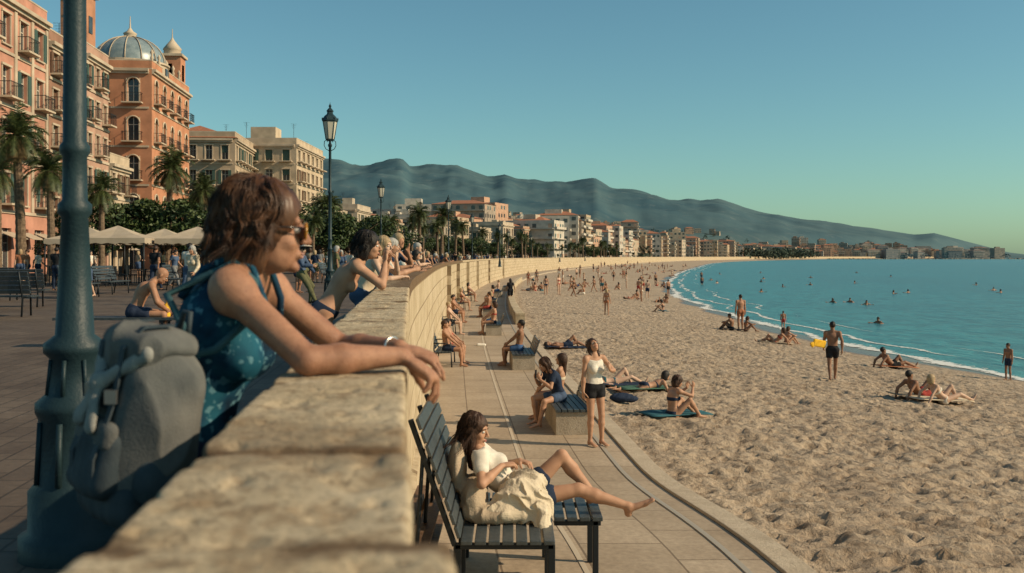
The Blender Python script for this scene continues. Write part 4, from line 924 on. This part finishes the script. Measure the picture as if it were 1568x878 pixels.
J=dict(P=(0,0,.13),U=(-.76,0,.65),U2=(-.55,.0,.8),Up=(-.8,0,.5),Rp=(0,-1,0),Rs=(.1,-1,0),
  w=[(-.14,-.22,.40),(.0,.07,.38)],ep=[(-.2,-1,-.7),(-.2,1,-.6)],hd=[(.8,.45,.05),(.7,-.6,-.1)],pn=[(-.1,.1,-1),(-.1,-.1,-1)],
  a=[(.83,-.08,.06),(.58,.18,.09)],kp=[(.1,0,.35),(0,0,1)],toe=[(.80,-.1,.55),(1,0,.1)],hF=(.93,-.30,-.15),hU=(.2,0,1))
o,mbw=hero('woman_reclining',J,'f',.0062,(('tee',2),('shorts',3)),'long',(.07,8.65,sz),90,1.7*1.12,pmats(0,0,'white','navy'),strands=1100)
fab=M('crumpled_fabric',(.54,.45,.33),(.62,.53,.4),4,.9,.4,60,spec=.1)
def fold(amp,sc,st=(1,1,.45)):
    def g_(x,y,z):
        w1=vnoise(x*4+3,y*4,z*4)*2.4; w2=vnoise(x*4,y*4+9,z*4+7)*2.4
        a=np.abs(2*vnoise(x*sc*st[0]+w1,y*sc*st[1]+w2,z*sc*st[2]+w1)-1); b=np.abs(2*vnoise(x*sc*2*st[0]+w2,y*sc*2*st[1]+w1,z*sc*2*st[2])-1)
        return -amp*(1-a)**2-amp*.4*(1-b)**2+amp*.5
    return g_
E3=np.eye(3)
V,Fc=sdf_mesh([EL('c',(.06,8.36,sz+.17),E3,(.20,.13,.17),.05),EL('c',(.12,8.50,sz+.26),E3,(.16,.14,.12),.06),EL('c',(-.04,8.30,sz+.08),E3,(.24,.13,.08),.05),EL('c',(.25,8.22,sz-.02),E3,(.05,.08,.15),.05),EL('c',(.21,8.36,sz+.1),E3,(.12,.14,.14),.05)],.0075,nz=fold(.036,9)); mb=MB(); mb.add(V,Fc,0,True); mb.obj('beach_blanket',[fab])
V,Fc=sdf_mesh([EL('c',(-.32,8.5,sz+.17),E3,(.11,.28,.17),.05),EL('c',(-.47,8.62,sz+.40),E3,(.07,.26,.22),.06),EL('c',(-.18,8.32,sz+.07),E3,(.22,.16,.075),.05)],.009,nz=fold(.02,7)); mb=MB(); mb.add(V,Fc,0,True); mb.obj('cushion',[M('cushion_fabric',(.36,.28,.2),(.44,.35,.25),4,.9,.4,60,spec=.1)])
# ------------------------------------------------------------------ standing woman
J=dict(P=(0,0,.95),U=(0,-.04,1),w=[(.24,.03,.87),(-.17,.2,1.22)],hd=[(0,.1,-1),(.5,.3,.8)],pn=[(-1,0,0),(.5,-.8,0)],curl=[.3,.5],a=[(.09,.0,.08),(-.1,.05,.08)],hF=(.15,.75,.6),hU=(0,-.6,.8),ep=[(.3,-1,0),(-.9,-.3,-.6)])
hero('woman_standing',J,'f',.0085,(('tank',2),('shortshorts',3)),'long',(1.38,16.6,float(zprom(16.6))),-62,1.76,pmats(0,0,'white','black'),strands=300)
J=dict(P=(0,0,.56),U=(0,.25,1),U2=(0,.6,.85),Up=(0,-.1,1),w=[(.1,.42,.86),(-.1,.42,.86)],hd=[(-.3,.3,.8),(.3,.3,.8)],pn=[(-.6,-.3,.1),(.6,-.3,.1)],a=[(.15,.38,.08),(-.22,.5,.08)],kp=[(.3,.5,1),(-.3,.5,1)],hF=(0,.8,-.35),hU=(0,.2,1),ep=[(.6,-.2,-1),(-.6,-.2,-1)])
hero('woman_seated_with_phone',J,'f',.0095,(('tee',2),('shorts',3)),'long',(.86,18.6,float(zprom(19))+.02),205,1.7,pmats(0,0,'navy','denim'),strands=200)
mb=MB(); mb.box((0,0,0),(.075,.012,.15),0); mb.obj('smartphone',[CL['black']],loc=(.86-.42,18.6-.2,float(zprom(19))+.98),rz=1.2)
zb=lambda y: float(zprom(y))
person('woman_sitting_on_bench','sitb','f',.9,19.25,zb(20),165,1.65,0,0,'cream','navy',False,'long')
person('man_reclining_on_bench','sitb','m',.2,28.6,zb(28),172,1.72,2,1,'blue','blue'); person('woman_reclining_on_bench','sitb','f',.2,29.2,zb(29),165,1.65,0,0,'black','black')
for i,(x,y) in enumerate([(-.75,40.2),(-.8,41),(-1.2,52.3),(-1.25,51.6),(-1.3,64),(-1.1,78)]): person('person_on_bench','sitb','fm'[i%2],x,y,zb(y),175,1.7,i%4,i%3,['red','navy','rust','teal'][i%4],['navy','blue','black','red'][i%4])
for i,(x,y) in enumerate([(-1.87,28.6),(-1.85,29.4),(-2.5,40.2),(-2.75,48),(-2.75,47.3),(-2.9,58),(-3.0,70.2),(-3.0,69.5)]): person('person_on_bench','sitb','mf'[i%2],x,y,zb(y),-8,1.7,(i+3)%4,i%3,['rust','red','navy','teal'][i%4],['navy','red','black','blue'][i%4])
# ------------------------------------------------------------------ beach people
def gz(x,y): return float(zsand(np.array(x),np.array(y)))
J=dict(P=(0,0,.13),U=(0,-.05,1),U2=(0,.3,1),w=[(.1,.42,.62),(-.1,.42,.6)],hd=[(0,.2,1),(0,.2,1)],a=[(.2,.5,.08),(-.16,.62,.08)],kp=[(.3,0,1),(-.2,0,1)],ep=[(.8,0,-.8),(-.8,0,-.8)])
hero('woman_sitting_on_sand',J,'f',.0095,(('bra',2),('brief',3)),'mid',(3.3,20.4,gz(3.3,20.4)),25,1.7,pmats(0,0,'navy','navy'),strands=150)
hero('man_walking',POSE['walk'],'m',.0095,(('shorts',3),),'short',(9.5,29.5,gz(9.5,29.5)),75,1.76,pmats(2,1,'navy','black'))
mb=MB(); mb.box((0,0,0),(.42,.07,.22),0,ry=.2); mb.box((-.24,0,-.03),(.12,.06,.16),0,ry=-.5); mb.obj('yellow_kickboard',[CL['yellow']],loc=(9.08,29.4,gz(9.5,29.5)+1.12),rz=.3,bevel=.03)
S=[('lie','m',1.9,35.7,10,1.7,2,1,'navy','navy'),('lie','f',2.6,25.4,15,1.65,1,0,'teal','teal'),('prone','f',3.3,24.6,20,1.65,0,1,'navy','navy'),
('rec','f',11.0,25.4,15,1.68,1,2,'white','white'),('rec','m',10.7,26.1,20,1.7,2,1,'red','red'),('rec','m',13.6,35.6,10,1.72,2,1,'black','black'),
('stand','m',16.8,33.7,200,1.25,2,1,'navy','navy'),('rec','f',11.9,45,160,1.7,3,0,'red','red'),('sitg','f',12.5,45.3,20,1.6,0,0,'rust','rust'),('stand','m',15.8,58,80,1.1,3,1,'red','red'),
('stand','m',12.4,54,100,1.95,3,1,'red','rust'),('sitg','m',11.9,54,150,1.75,2,1,'black','black'),('sitg','f',12.6,53.6,0,1.6,2,0,'rust','rust'),('sitg','f',10.6,70,170,1.7,0,1,'navy','navy'),('stand','f',5.7,60,60,1.62,0,2,'rust','rust'),
('lie','f',10.8,90,10,1.7,0,0,'red','red'),('sitg','m',11.5,91,150,1.7,2,1,'navy','navy'),('stand','m',9.3,103,90,1.7,0,1,'teal','teal'),('walk','f',8.4,102,180,1.7,3,1,'black','black'),
('sitg','f',2.2,96,90,1.7,0,0,'red','red'),('sitg','m',2.9,97,120,1.7,2,1,'teal','teal'),('stand','f',3,88,90,1.7,0,1,'navy','navy'),('lie','m',7.7,118,0,1.7,2,1,'blue','blue'),('sitg','f',8.8,121,0,1.7,2,1,'black','black')]
PN={'lie':'sunbather_lying','prone':'sunbather_prone','rec':'sunbather_reclining','sitg':'beachgoer_sitting','stand':'beachgoer_standing','walk':'beachgoer_walking'}
for i,(p,sx_,x,y,f,h,sk,hr,t,b_) in enumerate(S): person(PN[p],p,sx_,x,y,gz(x,y),f,h,sk,hr,t,b_)
person('beachgoer_walking','walk','f',-.1,66,zb(66),100,1.7,2,1,'black','black',True)
def towel(x,y,rz,c,sc=.8):
    n=10; u=np.linspace(-.95,.95,n)*sc; v=np.linspace(-.42,.42,6)*sc; X0,Y0=np.meshgrid(v,u,indexing='ij'); c_,s_=math.cos(rz),math.sin(rz); X=x+X0*c_-Y0*s_; Y=y+X0*s_+Y0*c_
    Z=zsand(X,Y)+.065+.03*(vnoise(X*5,Y*5)); o=grid_mesh('beach_towel',X,Y,Z,CL[c]); m=o.modifiers.new('s','SOLIDIFY'); m.thickness=.02
for t in [(3.35,20.6,-1.1,'teal'),(11.0,25.6,-1.4,'cream'),(10.75,26.3,-1.4,'sandy'),(13.7,35.6,-1.4,'rust'),(1.9,35.6,-1.4,'navy'),(2.7,25.3,-1.3,'navy'),(11.9,45,1.4,'sandy'),(12,53.8,1.4,'black'),(10.6,70,0,'teal'),(3.3,24.7,-1.2,'green')]: towel(*t)
R3=random.Random(21)
for i in range(105):
    y=85+(R3.random()**1.2)*330; k=float(xw(y))+PW+1; s=float(xs_(y))-.5; x=k+(s-k)*R3.random(); p=R3.choice(['lie','sitg','sitg','rec','stand','stand','walk','prone','lie']); c=R3.choice(['red','navy','teal','black','navy','blue','black','white']); sx_=R3.choice('fm')
    person(PN[p],p,sx_,x,y,gz(x,y),R3.uniform(0,360),R3.uniform(1.6,1.8),R3.randrange(4),R3.randrange(3),c,c)
    if p in('lie','prone','rec') and R3.random()<.7 and y<180: towel(x,y,R3.uniform(0,3),R3.choice(['navy','sandy','cream','teal','grey','rust']))
V,Fc=sdf_mesh([EL('c',(0,0,.09),E3,(.28,.16,.1),.05),EL('c',(.2,.05,.06),E3,(.16,.12,.07),.05)],.012,nz=fold(.02,8)); mb=MB(); mb.add(V,Fc,0,True); mb.obj('beach_bag',[CL['navy']],loc=(2.5,22.6,gz(2.5,22.6)))
mb=MB()
for s in (0,1):
    V,Fc=sdf_mesh([RC('c',(0,.14*s,.04),(.24,.14*s+.03,.03),.05,.045,.02)],.01); mb.add(V,Fc,0,True)
mb.obj('sandals',[CL['white']],loc=(-1.2,35,zb(35)))
for i,(x,y) in enumerate([(30,93),(31.8,93.5),(31.5,88.5),(23.6,64),(44,115),(61,126),(42,168),(45,150),(48,190),(38,140),(55,160),(60,200),(30,120),(36,180),(70,150),(58,118),(47,118),(33,160),(80,210),(90,260),(50,240),(65,260)]):
    person('swimmer','swim','fm'[i%2],x,y,SEA,R3.uniform(0,360),1.7,(2,3,0)[i%3],1,'navy','navy')
person('bather_wading','stand','m',29,152,SEA-.5,90,1.8,2,1,'navy','navy'); person('bather_wading','stand','m',39,205,SEA-.6,90,1.8,2,1,'navy','navy')
# ------------------------------------------------------------------ people on upper promenade
def wl(y): return float(xw(y))-.305
Jl=dict(P=(0,-.40,.93),U=(0,.50,.86),U2=(0,.62,.78),w=[(.07,.10,1.33),(-.03,.12,1.31)],hd=[(-.3,.1,.9),(.3,.2,.9)],pn=[(-.3,.9,0),(.3,.9,0)],curl=[.8,.8],a=[(.1,-.5,.08),(-.12,-.62,.08)],ep=[(.5,.9,-1),(-.5,.9,-1)],hF=(.1,1,-.05),hU=(0,.1,1))
hero('woman_leaning_sunbather',Jl,'f',.0065,(('brief',3),),'mid',(wl(8.5),8.5,0),8,1.68,pmats(0,1,'navy','navy'),strands=900)
hero('woman_leaning_blonde',POSE['leanchin'],'f',.0095,(('tank',2),('shorts',3)),'mid',(wl(12.2),12.2,.02),-5,1.66,pmats(1,2,'cream','denim'),strands=200)
hero('man_leaning',POSE['lean'],'m',.0095,(('tee',2),('shorts',3)),'short',(wl(14.4),14.4,.02),12,1.74,pmats(0,3,'white','navy'))
for i,(y,sx_,ps) in enumerate([(16.2,'f','leanchin'),(19.2,'m','lean'),(24,'f','lean'),(25.1,'m','leanchin'),(33,'f','leanchin'),(42,'m','lean'),(56,'f','lean')]):
    person('person_leaning_on_wall',ps,sx_,wl(y),y,.02,R3.uniform(-25,25),R3.uniform(1.58,1.8),R3.randrange(4),R3.randrange(4),R3.choice(['cream','rust','white','navy','grey']),R3.choice(['navy','olive','denim']),True)
Jf=dict(P=(0,0,.55),U=(0,.35,.95),U2=(0,.7,.7),Up=(0,.1,1),w=[(.12,.44,.55),(-.1,.46,.52)],a=[(.16,.4,.08),(-.16,.48,.08)],kp=[(.3,.5,1),(-.3,.5,1)],hF=(0,.8,-.6),hU=(0,.5,.8),ep=[(.8,-.1,-.6),(-.8,-.1,-.6)])
hero('man_seated_shirtless',Jf,'m',.0095,(('shorts',3),),'bald',(-5.75,15.2,0),20,1.72,pmats(3,1,'navy','navy'))
mb=MB(); mb.lathe([(.05,0),(.055,.18),(.02,.2),(.02,.24)],(0,0,0),10,0); mb.obj('yellow_bottle',[CL['yellow']],loc=(-5.3,15.3,.45))
hero('woman_strolling',POSE['walk'],'f',.0098,(('shirt',2),('pants',3)),'mid',(-8.9,27.8,0),250,1.68,pmats(0,3,'cream','grey'))
Jh=dict(P=(0,0,.86),U=(0,-.25,1),U2=(0,.15,1),w=[(.15,.35,1.05),(-.2,.3,.85)],a=[(.12,.45,.08),(-.12,.2,.08)],kp=[(0,1,.4)]*2,hF=(.2,1,-.3),hU=Z3)
hero('man_with_hat',Jh,'m',.0098,(('shirt',2),('pants',3),('shoes',4)),'short',(-6.1,28.9,0),-10,1.78,pmats(0,1,'denim','olive'))
mb=MB(); mb.lathe([(.0,.10),(.07,.10),(.095,.06),(.10,.01),(.18,-.005),(.18,-.015),(.1,0)],(0,0,0),18,0); mb.obj('sun_hat',[CL['white']],loc=(-5.98,28.88,1.68))
person('man_standing','stand','m',-18.3,40,0,80,1.72,2,1,'black','navy',True)
TOPS=['white','cream','navy','navy','black','grey','olive','sandy','white','rust','denim']
for i in range(85):
    y=32+(R3.random()**1.2)*150; x=float(xw(y))-R3.uniform(1.2,11 if y<60 else 9); 
    if y<45: x-=2.5
    if abs(x+5.3)<1 and y<32: continue
    sx_=R3.choice('fm'); person('pedestrian',R3.choice(['stand','walk','walk','chat']),sx_,x,y,0,R3.choice([75,95,255,275,90,R3.uniform(0,360)]),R3.uniform(1.6,1.82),R3.randrange(4),R3.randrange(4),R3.choice(TOPS),R3.choice(['black','navy','denim','olive','grey']),True)
for i in range(15):
    y=R3.uniform(47,66); x=R3.uniform(-25,-13); person('pedestrian',R3.choice(['stand','walk','chat']),R3.choice('fm'),x,y,0,R3.uniform(0,360),1.7,R3.randrange(4),R3.randrange(3),R3.choice(TOPS),R3.choice(['black','navy','denim']),True)
def canopy(x,y,w=3.2,d=3.2,h=2.2):
    mb=MB(); c=A(0,0,h+.6)
    P4=[A(-w/2,-d/2,h),A(w/2,-d/2,h),A(w/2,d/2,h),A(-w/2,d/2,h)]
    for i in range(4):
        a,b=P4[i],P4[(i+1)%4]; m1=(a+b)/2+A(0,0,-.06); mid=(c+m1)/2-A(0,0,.10); mb.add([a,m1,mid,(a+c)/2-A(0,0,.06)],[(0,1,2,3)],0); mb.add([m1,b,(b+c)/2-A(0,0,.06),mid],[(0,1,2,3)],0); mb.add([(a+c)/2-A(0,0,.06),mid,c],[(0,1,2)],0); mb.add([mid,(b+c)/2-A(0,0,.06),c],[(0,1,2)],0)
        K=12; V=[];F=[]
        for j in range(K+1):
            p=a+(b-a)*j/K; V+=[p,p-A(0,0,.22+.05*(j%2))]
        for j in range(K): F.append((2*j,2*j+1,2*j+3,2*j+2))
        mb.add(V,F,0)
    for p in P4: mb.tube([(p[0]*.97,p[1]*.97,0),(p[0]*.97,p[1]*.97,h)],.035,6,1)
    for q in ((-.8,-.6),(.8,.5)):
        mb.lathe([(.0,.74),(.4,.74),(.4,.71),(.04,.70),(.04,.04),(.25,.0)],(q[0],q[1],0),12,1)
        for s in (-1,1):
            cx=q[0]+s*.65; mb.box((cx,q[1],.45),(.4,.4,.04),1); mb.box((cx+s*.19,q[1],.7),(.03,.4,.45),1)
            for u in (-.17,.17):
                for v_ in (-.17,.17): mb.box((cx+u,q[1]+v_,.22),(.03,.03,.44),1)
    return mb
me=canopy(0,0).mesh('canopy'); [me.materials.append(m) for m in (awn,irond)]
for x,y in [(-18.2,46),(-15.0,47.5),(-20.8,49),(-17.8,51),(-14.8,52.5)]: inst('cafe_canopy',me,(x,y,0),.1)
# ------------------------------------------------------------------ FOREGROUND WOMAN
floral,nt,b=nodes('floral_cloth'); tc=N(nt,'ShaderNodeTexCoord'); v=tc.outputs['Object']
nn_=noise(nt,v,9,3); vo=N(nt,'ShaderNodeTexVoronoi'); vo.inputs['Scale'].default_value=34; lk(nt,v,vo.inputs['Vector']); n2=noise(nt,v,44,4,.6)
c=ramp(nt,nn_,[(.38,(.006,.02,.04)),(.5,(.008,.045,.085)),(.62,(.012,.085,.13))]); msk=mth(nt,'GREATER_THAN',mth(nt,'SUBTRACT',n2,mth(nt,'MULTIPLY',vo.outputs['Distance'],.5)),.37)
c=mixc(nt,mth(nt,'MULTIPLY',msk,.65),c,(.14,.30,.36)); lk(nt,c,b.inputs['Base Color']); b.inputs['Roughness'].default_value=.8; b.inputs['Specular IOR Level'].default_value=.15; bumpn(nt,b,noise(nt,v,300,2),.2,.005)
fskin,nt,b=nodes('skin_sunned'); tc=N(nt,'ShaderNodeTexCoord'); v=tc.outputs['Object']
n1=noise(nt,v,7,5,.6); n2=noise(nt,v,170,3,.6); n3=noise(nt,v,45,4,.6)
c=mixc(nt,ramp(nt,n1,[(.35,(0,0,0)),(.65,(1,1,1))]),(.29,.14,.082),(.41,.215,.13)); c=mixc(nt,ramp(nt,n2,[(.60,(0,0,0)),(.68,(.6,.6,.6))]),c,(.17,.07,.04)); c=mixc(nt,.4,c,mixc(nt,1.0,c,ramp(nt,n3,[(.3,(.65,.55,.55)),(.7,(1.25,1.2,1.15))]),'MULTIPLY'))
lk(nt,c,b.inputs['Base Color']); b.inputs['Roughness'].default_value=.52; b.inputs['Specular IOR Level'].default_value=.36; b.inputs['Subsurface Weight'].default_value=.08; b.inputs['Subsurface Radius'].default_value=(.015,.006,.003); b.inputs['Subsurface Scale'].default_value=.5
bumpn(nt,b,mth(nt,'ADD',noise(nt,v,400,3),mth(nt,'MULTIPLY',noise(nt,v,60,4),.6)),.5,.004)
J=dict(P=(-.86,2.60,.87),U=(.30,.0,.95),U2=(.36,.0,.93),Rp=(.0,-1,0),Rs=(-.02,-1,0),shf=.02,
  w=[(-.275,2.48,1.122),(-.305,2.68,1.125)],ep=[(0,-.8,-.62),(0,.8,-.6)],hd=[(.78,.06,-.56),(.93,-.10,-.30)],pn=[(-.6,-.1,-.75),(-.3,.1,-.95)],curl=[.5,.36],
  a=[(-.9,2.48,.08),(-1.0,2.72,.08)],kp=[(1,0,.1)]*2,toe=[(1,0,0)]*2,hF=(.95,.26,-.05),hU=(.05,0,1),Hc=(-.645,2.6,1.445))
mbw=human(J,'f',.0042,(('tank',2),('shorts',3)),'bob',sunglass=True,extra='nails',strands=3600)
inf=mbw.info
for s in (0,1):
    sh=inf['Sh'][s]; nk=inf['Nk']; m_=(sh*.55+nk*.45); F_=inf['F'];U_=nrm(J['U2'])
    pts=[m_-F_*.115-U_*.10,m_-F_*.085-U_*.01,m_-F_*.03+U_*.045,m_+F_*.03+U_*.035,m_+F_*.085-U_*.03,m_+F_*.105-U_*.09]; mbw.tube(pts,.010,6,2)
w=inf['W'][1]; e=inf['E'][1]; d=nrm(w-e); u=nrm(np.cross(d,Z3)); v2=np.cross(d,u); c0=w-d*.025
mbw.tube([c0+.0275*(math.cos(a)*u+math.sin(a)*v2) for a in np.linspace(0,6.283,20)],.0035,6,9,False)
silver=M('silver',(.6,.58,.55),rough=.25,metal=1)
mbw.obj('woman_leaning_on_wall',[fskin,auburn,floral,CL['navy'],eyed,eyew,M('nail',(.5,.26,.2),rough=.3),lens,gframe,silver])
# backpack: soft canvas rucksack with lid, front pocket, side pockets, webbing and a knotted scarf
bpc=M('backpack_canvas',(.085,.09,.09),(.15,.15,.14),9,.88,.6,230,spec=.12,dist=.004); bpd=M('backpack_dark',(.025,.04,.05),(.05,.065,.075),14,.8,.4,260,dist=.004); strapm=M('strap_teal',(.02,.07,.085),(.04,.10,.12),20,.8,.3,200); metalb=M('buckle',(.3,.3,.3),rough=.3,metal=.8)
mb=MB(); ux=nrm((.16,.06,.98)); fx=nrm((.70,.70,0)); fx=nrm(fx-ux*(fx@ux)); sxv=np.cross(fx,ux); ax_=np.array([sxv,fx,ux]); c=A(-.84,2.29,1.012); Q=.77
def lp(x,y,z): return c+ax_.T@(A(x,y,z)*Q)
def R_(*a): return tuple(Q*t for t in a)
fz=fold(.015,8,(1,1,.35))
V,Fc=sdf_mesh([EL('b',lp(0,-.005,-.11),ax_,R_(.172,.118,.165),.05),BX('b',lp(0,.0,-.05),ax_,R_(.075,.03,.14),.065,.05),EL('b',lp(0,.0,.11),ax_,R_(.132,.092,.12),.05),EL('b',lp(.03,-.03,.0),ax_,R_(.14,.09,.12),.04)],.0048,nz=fz); mb.add(V,Fc,0,True)
V,Fc=sdf_mesh([BX('p',lp(0,-.112,-.14),ax_,R_(.075,.008,.055),.034,.02),EL('p',lp(0,-.125,-.17),ax_,R_(.10,.035,.06),.03)],.0048,nz=fold(.008,11)); mb.add(V,Fc,1,True)
V,Fc=sdf_mesh([BX('p',lp(0,-.137,-.065),ax_,R_(.085,.003,.018),.018,.01)],.0048,nz=fold(.004,13)); mb.add(V,Fc,0,True)
for s in (1,-1):
    V,Fc=sdf_mesh([EL('p',lp(.155*s,-.005,-.17),ax_,R_(.04,.07,.085),.02)],.0048,nz=fold(.007,12)); mb.add(V,Fc,1,True)
V,Fc=sdf_mesh([EL('b',lp(0,-.015,.205),ax_,R_(.145,.115,.052),.03),BX('b',lp(.005,-.095,.165),ax_,R_(.08,.006,.035),.020,.05)],.0048,nz=fold(.013,10)); mb.add(V,Fc,0,True)
V,Fc=sdf_mesh([BX('b',lp(0,-.005,-.25),ax_,R_(.095,.05,.015),.045,.03)],.006,nz=fold(.006,12)); mb.add(V,Fc,1,True)
fo=-ax_[1]
for s in (-1,1):
    mb.strap([lp(.065*s,.0,.268),lp(.067*s,-.09,.252),lp(.068*s,-.138,.19),lp(.068*s,-.138,.12),lp(.069*s,-.135,.05),lp(.07*s,-.150,-.04),lp(.07*s,-.168,-.13),lp(.068*s,-.155,-.22)],[ux,ux+fo,fo,fo,fo,fo,fo,fo],.020,.004,1); mb.box(lp(.069*s,-.145,.05),(.026,.026,.03),3)
for zz in (.02,): mb.strap([lp(-.165,-.02,zz),lp(-.148,-.08,zz),lp(-.08,-.128,zz),lp(.0,-.138,zz),lp(.08,-.128,zz),lp(.148,-.08,zz),lp(.165,-.02,zz)],[-sxv,fo-sxv,fo,fo,fo,fo+sxv,sxv],.016,.004,1)
mb.tube([lp(-.08,-.160,-.085),lp(0,-.164,-.088),lp(.08,-.160,-.085)],.0025,6,3)
mb.tube([lp(-.03,.07,.25),lp(-.02,.07,.31),lp(.02,.07,.31),lp(.03,.07,.25)],.007,6,1)
sh=inf['Sh'][0]; F_=inf['F'];U_=nrm(J['U2']); inw=A(0,.05,0)
mb.tube([lp(.0,.10,.22),sh-F_*.15-U_*.08+inw,sh-F_*.085-U_*.01+inw,sh-F_*.02+U_*.058+inw,sh+F_*.045+U_*.03+inw,sh+F_*.075-U_*.05+inw*.6,sh+F_*.03-U_*.15+A(0,-.02,0),sh-F_*.10-U_*.24+A(0,-.03,0),lp(.08,.09,-.1)],[.011]*9,6,2)
scm=fold(.006,22)
V,Fc=sdf_mesh([RC('s',lp(-.12,-.11,.17),lp(-.01,-.155,.085),.018,.015,.012,(fo,1.5)),RC('s',lp(.13,-.10,.18),lp(.01,-.155,.085),.018,.015,.012,(fo,1.5)),EL('s',lp(0,-.162,.08),ax_,(.018,.015,.017),.012),RC('s',lp(-.005,-.162,.075),lp(-.05,-.172,-.03),.012,.02,.01,(fo,1.8)),RC('s',lp(.005,-.162,.075),lp(.035,-.175,-.045),.012,.018,.01,(fo,1.8))],.004,nz=scm); mb.add(V,Fc,4,True)
mb.obj('backpack',[bpc,bpd,strapm,metalb,M('scarf_grey',(.20,.20,.185),(.28,.275,.25),20,.9,.4,200,dist=.005)])
# ------------------------------------------------------------------ light
S_=nrm((1,-.22,.62)); el=math.asin(S_[2]); az=math.atan2(S_[0],S_[1])
sun=bpy.data.lights.new('sun','SUN'); sun.energy=5.0; sun.angle=math.radians(.5); sun.color=(1,.79,.53); so=bpy.data.objects.new('sun',sun); scene.collection.objects.link(so); so.rotation_euler=Vector(-S_).to_track_quat('-Z','Y').to_euler()
w=bpy.data.worlds.new('World'); scene.world=w; w.use_nodes=True; nt=w.node_tree; bg=nt.nodes['Background']; sk=nt.nodes.new('ShaderNodeTexSky'); sk.sky_type='NISHITA'; sk.sun_disc=False; sk.sun_elevation=el; sk.sun_rotation=az; sk.air_density=1.0; sk.dust_density=.75; sk.ozone_density=1.6
nt.links.new(mixc(nt,1.0,sk.outputs[0],(.80,1.19,1.07),'MULTIPLY'),bg.inputs[0]); bg.inputs[1].default_value=.088
# ------------------------------------------------------------------ camera
cd=bpy.data.cameras.new('camera'); co=bpy.data.objects.new('camera',cd); scene.collection.objects.link(co); scene.camera=co
co.location=(0,0,CAMZ); co.rotation_euler=(math.radians(90),0,0); cd.lens=35; cd.sensor_width=36; cd.shift_y=-46/1568; cd.clip_end=100000; cd.clip_start=.05
cd.dof.use_dof=True; cd.dof.focus_distance=16; cd.dof.aperture_fstop=4.5
scene.view_settings.view_transform='Standard'; scene.view_settings.look='None'; scene.view_settings.exposure=0
print('BUILD TIME',time.time()-T0)
